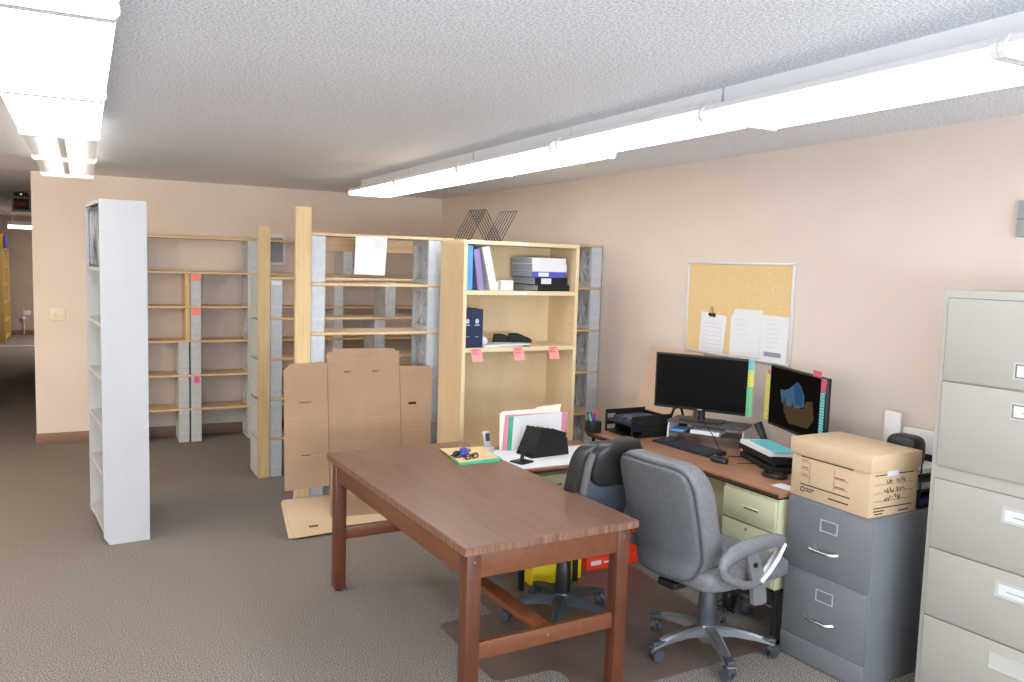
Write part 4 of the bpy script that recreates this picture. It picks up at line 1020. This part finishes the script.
o = MB().box(0.008, 0.012, 0.0, 0.2, 0.22, 0.022, bev=0.002).build('paper_stack', 'paper', None, FG(0.335, 0.015, GZ+0.151), GT); tag(o, 'white papers on the top tier of the black organizer', 'paper', 'papers in the black organizer')
tc = thing('tape_dispenser', 'rounded black desk gadget peeping over the storage box', 'dispenser', FG(0.40, 0.135, GZ+0.1735), GT)
MB().sell(0.055, 0.075, 0.075, 0.5, 0.5, lambda q: Vector((q.x, q.y, max(q.z, -0.055)+0.0555)), 24, 14).build('shell', 'black', tc)
for i, (y, z, w, h, lab) in enumerate(((0.235, GZ+0.006, 0.095, 0.365, 'tall white curved file holder behind the storage box'), (0.05, GZ+0.0015, 0.20, 0.305, 'wide white file holder behind the rounded black gadget'))):
    wh = thing('file_holder', lab, 'file holder', FG(0.562, y, z) if i == 0 else FG(0.5575, y, z), GT, 'white file holders')
    if i == 0: wh.location = FG(0.552, 0.262, GZ+0.0015); w = 0.085
    b = MB(); b.box(0, 0, 0, 0.008, w, h, bev=0.003); b.box(0.008, w-0.008, 0, 0.05, w, h*0.96, bev=0.003); b.box(0.008, 0, 0, 0.05, w-0.008, 0.008)
    b.build('shell', 'framewhite', wh)

# ------------------------------------------------------------------ putty lateral file
BX, BY, BT = 3.05, 1.177, 0.0759
bf = thing('lateral_file', 'tall putty lateral file with five drawers at the right edge', 'filing cabinet', (BX, BY, 0), BT)
bl_, bd_, bz_ = 0.90, 0.43, 1.70
MB().box(0.004, 0, 0, bd_, bl_, bz_, bev=0.003).build('body', 'beige', bf)
Zs = [(1.348, 1.670), (1.010, 1.344), (0.679, 0.958), (0.402, 0.675), (0.124, 0.398)]
for i, (z0, z1_) in enumerate(Zs):
    d = MB().box(-0.003, 0.022, z0, 0.0038, bl_-0.022, z1_-0.004, bev=0.002).build('drawer', 'beige', bf)
    zl = [1.415, 1.268, 0.8815, 0.60, 0.3215][i]
    y1, y0 = 0.615, 0.285
    b = MB()
    for q in ((-0.006, y0, zl-0.03, -0.003, y1, zl-0.026), (-0.006, y0, zl+0.026, -0.003, y1, zl+0.03), (-0.006, y0, zl-0.026, -0.003, y0+0.004, zl+0.026), (-0.006, y1-0.004, zl-0.026, -0.003, y1, zl+0.026)): b.box(*q)
    b.build('pull_frame', 'beigelight', d)
    MB().box(-0.0036, y0+0.004, zl-0.026, -0.0029, y1-0.004, zl+0.026).build('pull_recess', 'beigegap' if i < 2 else 'beigelight', d)
    ya, yb_ = (y1-0.012, y1-0.20) if i < 4 else (y1-0.13, y1-0.24)
    lb = MB().box(-0.0055, yb_, zl-0.02, -0.0037, ya, zl+0.02).build('label_card', 'paperlabel', d)
    b = MB(); b.box(-0.006, yb_+0.03, zl-0.004, -0.0055, ya-0.03, zl+0.0); b.build('printing', 'ink', d)
b = MB()
for z0, z1_ in Zs: b.box(-0.0004, 0.021, z1_-0.004, 0.0038, bl_-0.021, z1_); b.box(-0.0004, bl_-0.022, z0, 0.0038, bl_-0.020, z1_)
b.build('drawer_gap', 'beigegap', bf)

# ------------------------------------------------------------------ office chairs
def star_base(parent, metal, R_=0.285, zc=0.085, n0=0.0, dark='darkgrey', capm=None):
    for k in range(5):
        a = n0+2*PI*k/5; c, s_ = math.cos(a), math.sin(a)
        rm = Matrix.Rotation(a, 4, 'Z')
        b = MB()
        secs = [(0.03, 0.030, zc+0.045, zc-0.005), (0.12, 0.026, zc+0.040, zc+0.002), (0.22, 0.021, zc+0.020, zc-0.008), (R_+0.015, 0.019, zc-0.006, zc-0.024)]
        v = []; f = []
        for (x, hw, zt, zbm) in secs:
            for (yy, zz) in ((-hw, zbm), (-hw, zt-0.010), (-hw*0.55, zt), (hw*0.55, zt), (hw, zt-0.010), (hw, zbm)):
                v.append(rm @ Vector((x, yy, zz)))
        for i in range(3):
            for j in range(6): f.append((i*6+j, i*6+(j+1) % 6, (i+1)*6+(j+1) % 6, (i+1)*6+j))
        f.append(tuple(range(6))[::-1]); f.append(tuple(18+j for j in range(6)))
        b.add(v, f); ob = b.build('base_arm', metal, parent, ang=30)
        if capm:
            cp = MB(); cp.box(R_-0.055, -0.0195, zc-0.016, R_+0.02, 0.0195, zc+0.008, bev=0.005, mat=rm); cp.build('arm_cap', capm, ob)
        # caster
        cs = bpy.data.objects.new('caster', None); C.objects.link(cs); cs.parent = parent
        cs.location = (R_*c, R_*s_, 0); cs.rotation_euler = (0, 0, a+0.9+k*0.7)
        MB().cyl((0, 0, 0.05), (0, 0, zc-0.02), 0.009, n=10).build('stem', 'chrome', cs)
        for sy in (-1, 1):
            MB().cyl((0.012, sy*0.010, 0.029), (0.012, sy*0.026, 0.029), 0.0285, 0.0265, n=20).build('wheel', dark, cs)
        hd = MB(); hd.tube([(0.012+0.031*math.cos(t), 0, 0.029+0.031*math.sin(t)) for t in [0.2+i*0.3 for i in range(9)]], 0.008, 8, flat=2.4, up=(0, 0, 1)) if False else hd.sell(0.030, 0.024, 0.022, 0.7, 0.6, lambda q: Vector((q.x+0.008, q.y*0.5, max(q.z, -0.004)+0.042)), 16, 10)
        hd.build('hood', dark, cs)
    MB().lathe([(0.030, 0.045), (0.042, 0.07), (0.044, 0.125), (0.036, 0.14), (0.034, 0.15)], n=24).build('hub', metal, parent)

def grey_chair():
    t = thing('office_chair', 'grey leatherette office chair with loop arms facing the long desk', 'chair', (2.518, 2.80, 0.0042), math.radians(-90+7))
    star_base(t, 'polished', n0=math.radians(45), capm='darkgrey')
    MB().lathe([(0.042, 0.13), (0.044, 0.15), (0.040, 0.29), (0.033, 0.30)], n=24).build('column_sleeve', 'darkgrey', t)
    MB().cyl((0, 0, 0.29), (0, 0, 0.375), 0.026, n=20).build('gas_column', 'black', t)
    MB().box(-0.09, -0.12, 0.355, 0.09, 0.12, 0.385, bev=0.008).build('mechanism', 'black', t)
    MB().tube([(0.06, 0.02, 0.36), (0.20, 0.03, 0.345), (0.27, 0.03, 0.325), (0.30, 0.06, 0.30)], 0.005, 8).build('lever', 'black', t)
    def seatf(q):
        zz = q.z
        y = q.y
        drop = -0.012*max(0, (y-0.14)/0.13)**2
        dish = -0.012*(1-(q.x/0.26)**2)*(1 if zz > 0 else 0)
        return Vector((q.x*(1-0.10*max(0, -y/0.27)), y, zz+0.435+drop+dish))
    MB().sell(0.262, 0.275, 0.058, 0.42, 0.30, seatf, 48, 20).build('seat', 'greyfabric', t)
    # backrest: bent slab, profile narrower at the bottom
    def backf(sh, th):
        def f(q):
            u = q.z/0.27                      # -1..1
            w = 1.0 + 0.06*math.sin((u+0.3)*1.6) - 0.16*max(0, -u-0.2)**1.5 - 0.10*max(0, u-0.45)
            bend = -0.055*u - 0.02*u*u + 0.035*math.exp(-((u+0.45)/0.35)**2)
            y = -0.30 + bend + q.y + 0.05*(q.x/0.24)**2
            return Vector((q.x*w-0.012, y+sh, 0.675+q.z))
        return f
    MB().sell(0.220, 0.062, 0.275, 0.38, 0.34, backf(0.012, 1), 48, 30).build('backrest', 'greyfabric', t)
    MB().sell(0.200, 0.028, 0.250, 0.26, 0.30, backf(-0.044, 1), 48, 26).build('back_panel', 'greyback', t)
    pts = []
    for k in range(40):
        a = 2*PI*k/40; c, s_ = math.cos(a), math.sin(a)
        q = Vector((0.209*math.copysign(abs(c)**0.30, c), -0.046, 0.260*math.copysign(abs(s_)**0.30, s_)))
        pts.append(backf(0, 1)(q))
    MB().tube(pts, 0.0045, 6, closed=True).build('piping', 'piping', t)
    MB().box(-0.05, -0.28, 0.355, 0.05, -0.06, 0.385, bev=0.006).build('back_bracket', 'black', t)
    for sx in (-1, 1):
        X = sx*0.292
        arm = bpy.data.objects.new('armrest', None); C.objects.link(arm); arm.parent = t
        def L3(p): return [(X+sx*0.006*i*0, a_, b_) for i, (a_, b_) in enumerate(p)]
        top = [(-0.255, 0.525), (-0.245, 0.555), (-0.205, 0.580), (-0.13, 0.594), (-0.04, 0.600), (0.05, 0.598), (0.11, 0.588), (0.125, 0.574)]
        low = [(-0.255, 0.535), (-0.245, 0.505), (-0.20, 0.47), (-0.12, 0.433), (-0.06, 0.422), (-0.025, 0.430), (0.03, 0.470), (0.085, 0.525), (0.122, 0.574)]
        MB().tube(L3(top), [0.018, 0.022, 0.026, 0.027, 0.026, 0.024, 0.020, 0.014], 12, flat=1.35).build('arm_pad', 'greyfabric', arm)
        MB().tube(L3(low[:6]), [0.016, 0.016, 0.015, 0.013, 0.012, 0.012], 12, flat=1.5).build('arm_loop', 'greyplastic', arm)
        MB().tube(L3(low[5:]), [0.013, 0.014, 0.014, 0.013], 12, flat=1.8).build('arm_front', 'polished', arm)
        b = MB(); x0, x1 = (X-0.012, X+0.006) if sx > 0 else (X-0.006, X+0.012)
        b.prism([(-0.125, 0.585), (-0.055, 0.590), (0.012, 0.44), (0.03, 0.33), (-0.005, 0.325), (-0.055, 0.335), (-0.075, 0.45)], 'x', x0, x1)
        b.build('arm_plate', 'greyplastic', arm)
        MB().cyl((X-sx*0.002, -0.062, 0.512), (X+sx*0.014, -0.062, 0.512), 0.011, n=16).build('bolt_cap', 'black', arm)
        MB().tube([(X-sx*0.01, 0.03, 0.332), (X-sx*0.02, -0.03, 0.318), (X-sx*0.03, -0.07, 0.35), (X-sx*0.2, -0.08, 0.37)], 0.008, 8).build('arm_bracket', 'black', arm)
    return t
grey_chair()

def black_chair():
    t = thing('office_chair', 'black leather topped office chair tucked in at the desk return', 'chair', (2.085, 3.365, 0.0042), math.radians(13))
    star_base(t, 'darkgrey', n0=math.radians(2))
    MB().lathe([(0.036, 0.13), (0.040, 0.15), (0.036, 0.29), (0.03, 0.30)], n=24).build('column_sleeve', 'black', t)
    MB().cyl((0, 0, 0.29), (0, 0, 0.40), 0.025, n=20).build('gas_column', 'black', t)
    MB().box(-0.10, -0.13, 0.385, 0.10, 0.13, 0.41, bev=0.008).build('mechanism', 'black', t)
    MB().sell(0.25, 0.24, 0.05, 0.42, 0.32, lambda q: Vector((q.x, q.y-0.02, q.z+0.455)), 44, 18).build('seat', 'leather', t)
    def bf_(q, sh=0):
        u = q.z/0.24
        w = 1 + 0.0*u - 0.12*max(0, -u) - 0.06*max(0, u-0.3)
        y = -0.275 - 0.05*u + q.y + 0.07*(q.x/0.24)**2
        return Vector((q.x*w, y+sh, 0.72+q.z))
    MB().sell(0.200, 0.042, 0.235, 0.35, 0.34, lambda q: bf_(q, 0.022), 44, 26).build('backrest', 'leather', t)
    MB().sell(0.165, 0.022, 0.195, 0.35, 0.4, lambda q: bf_(Vector((q.x, q.y, q.z-0.02)), -0.018), 36, 22).build('back_shell', 'shellgrey', t)
    # leather headrest roll wrapping over the top
    def hd(q):
        u = q.z/0.11
        p = bf_(Vector((q.x, 0, 0.135+q.z)), 0)
        return Vector((p.x, p.y-0.022+q.y, p.z))
    MB().sell(0.158, 0.045, 0.110, 0.62, 0.30, hd, 40, 20).build('headrest', 'leather', t)
    for sx in (-1, 1):
        pts = [bf_(Vector((sx*x, 0, z)), -0.036) for x, z in ((0.164, 0.195), (0.172, 0.13), (0.168, 0.0), (0.155, -0.12), (0.125, -0.22))]
        MB().tube(pts, [0.012, 0.014, 0.015, 0.015, 0.014], 10, flat=1.5).build('back_frame', 'framegrey', t)
        X = sx*0.232
        MB().tube([(X, -0.20, 0.44), (X, -0.21, 0.51), (X, -0.16, 0.548), (X, 0.02, 0.552), (X, 0.06, 0.53), (X*0.95, 0.02, 0.44), (X*0.8, 0.0, 0.40)], 0.016, 10, flat=1.4).build('armrest', 'framegrey', t)
        MB().box(X-0.025, -0.18, 0.563, X+0.025, 0.05, 0.582, bev=0.008).build('arm_pad', 'black', t)
    MB().tube([(0.05, -0.1, 0.40), (0.05, -0.25, 0.42), (0.05, -0.31, 0.5), (0.05, -0.315, 0.6)], 0.014, 8).build('back_bracket', 'black', t)
    MB().tube([(-0.05, -0.1, 0.40), (-0.05, -0.25, 0.42), (-0.05, -0.31, 0.5), (-0.05, -0.315, 0.6)], 0.014, 8).build('back_bracket', 'black', t)
    MB().box(-0.022, -0.352, 0.700+0.058, 0.022, -0.348, 0.700+0.064).build('badge', 'chrome', t)
    return t
black_chair()

# ------------------------------------------------------------------ camera
cam = bpy.data.cameras.new('camera'); co = bpy.data.objects.new('camera', cam); C.objects.link(co)
cam.sensor_fit = 'HORIZONTAL'; cam.sensor_width = 36.0; cam.lens = 822.85*36/1024; cam.clip_start = 0.05; cam.clip_end = 100
ya, pi_, ro = 0.4818, 0.0925, 0.0302
r = Vector((math.cos(ya), -math.sin(ya), 0)); fw = Vector((math.sin(ya), math.cos(ya), 0)); up = Vector((0, 0, 1))
f2 = fw*math.cos(pi_)-up*math.sin(pi_); u2 = up*math.cos(pi_)+fw*math.sin(pi_)
r3 = r*math.cos(ro)+u2*math.sin(ro); u3 = u2*math.cos(ro)-r*math.sin(ro)
mw = Matrix(((r3.x, u3.x, -f2.x, 0), (r3.y, u3.y, -f2.y, 0), (r3.z, u3.z, -f2.z, 1.745), (0, 0, 0, 1)))
co.matrix_world = mw
sc.camera = co

# ------------------------------------------------------------------ light
def area(name, loc, rot, sx, sy, power, col):
    l = bpy.data.lights.new(name, 'AREA'); l.shape = 'RECTANGLE'; l.size = sx; l.size_y = sy; l.energy = power; l.color = col
    o = bpy.data.objects.new(name, l); C.objects.link(o); o.location = loc; o.rotation_euler = rot; return o
# cool fill light added behind the camera to brighten front faces and ceiling
area('rear_cool_fill', (0.3, YF+0.06, 1.40), (math.radians(148), 0, 0), 5.5, 1.7, 900, (0.76, 0.87, 1.0))
area('left_cool_fill', (XL+0.06, -0.6, 1.5), (0, math.radians(-118), 0), 1.6, 3.6, 130, (0.80, 0.90, 1.0))  # second cool fill, added out of view to lift the ceiling
# warm fill lights added out of view at the left to brighten the far wall
for yy, pw in ((3.6, 100), (5.4, 120)):
    area('left_warm_fill', (-3.1, yy, 2.30), (math.radians(45), 0, math.radians(-18)), 0.4, 1.6, pw, (1.0, 0.82, 0.60))
area('hall_fill', (0.7, 17.6, 2.38), (0, 0, 0), 1.2, 0.4, 75, (1.0, 0.92, 0.84))  # unseen fill light added to brighten the far hall
w = bpy.data.worlds.new('world'); sc.world = w; w.use_nodes = True
w.node_tree.nodes['Background'].inputs['Color'].default_value = (0.8, 0.8, 0.85, 1); w.node_tree.nodes['Background'].inputs['Strength'].default_value = 0.05
sc.view_settings.view_transform = 'Standard'; sc.view_settings.look = 'None'; sc.view_settings.exposure = 0.0; sc.view_settings.gamma = 1.0
sc.view_settings.use_curve_mapping = False
sc.cycles.use_denoising = True
sc.cycles.max_bounces = 8
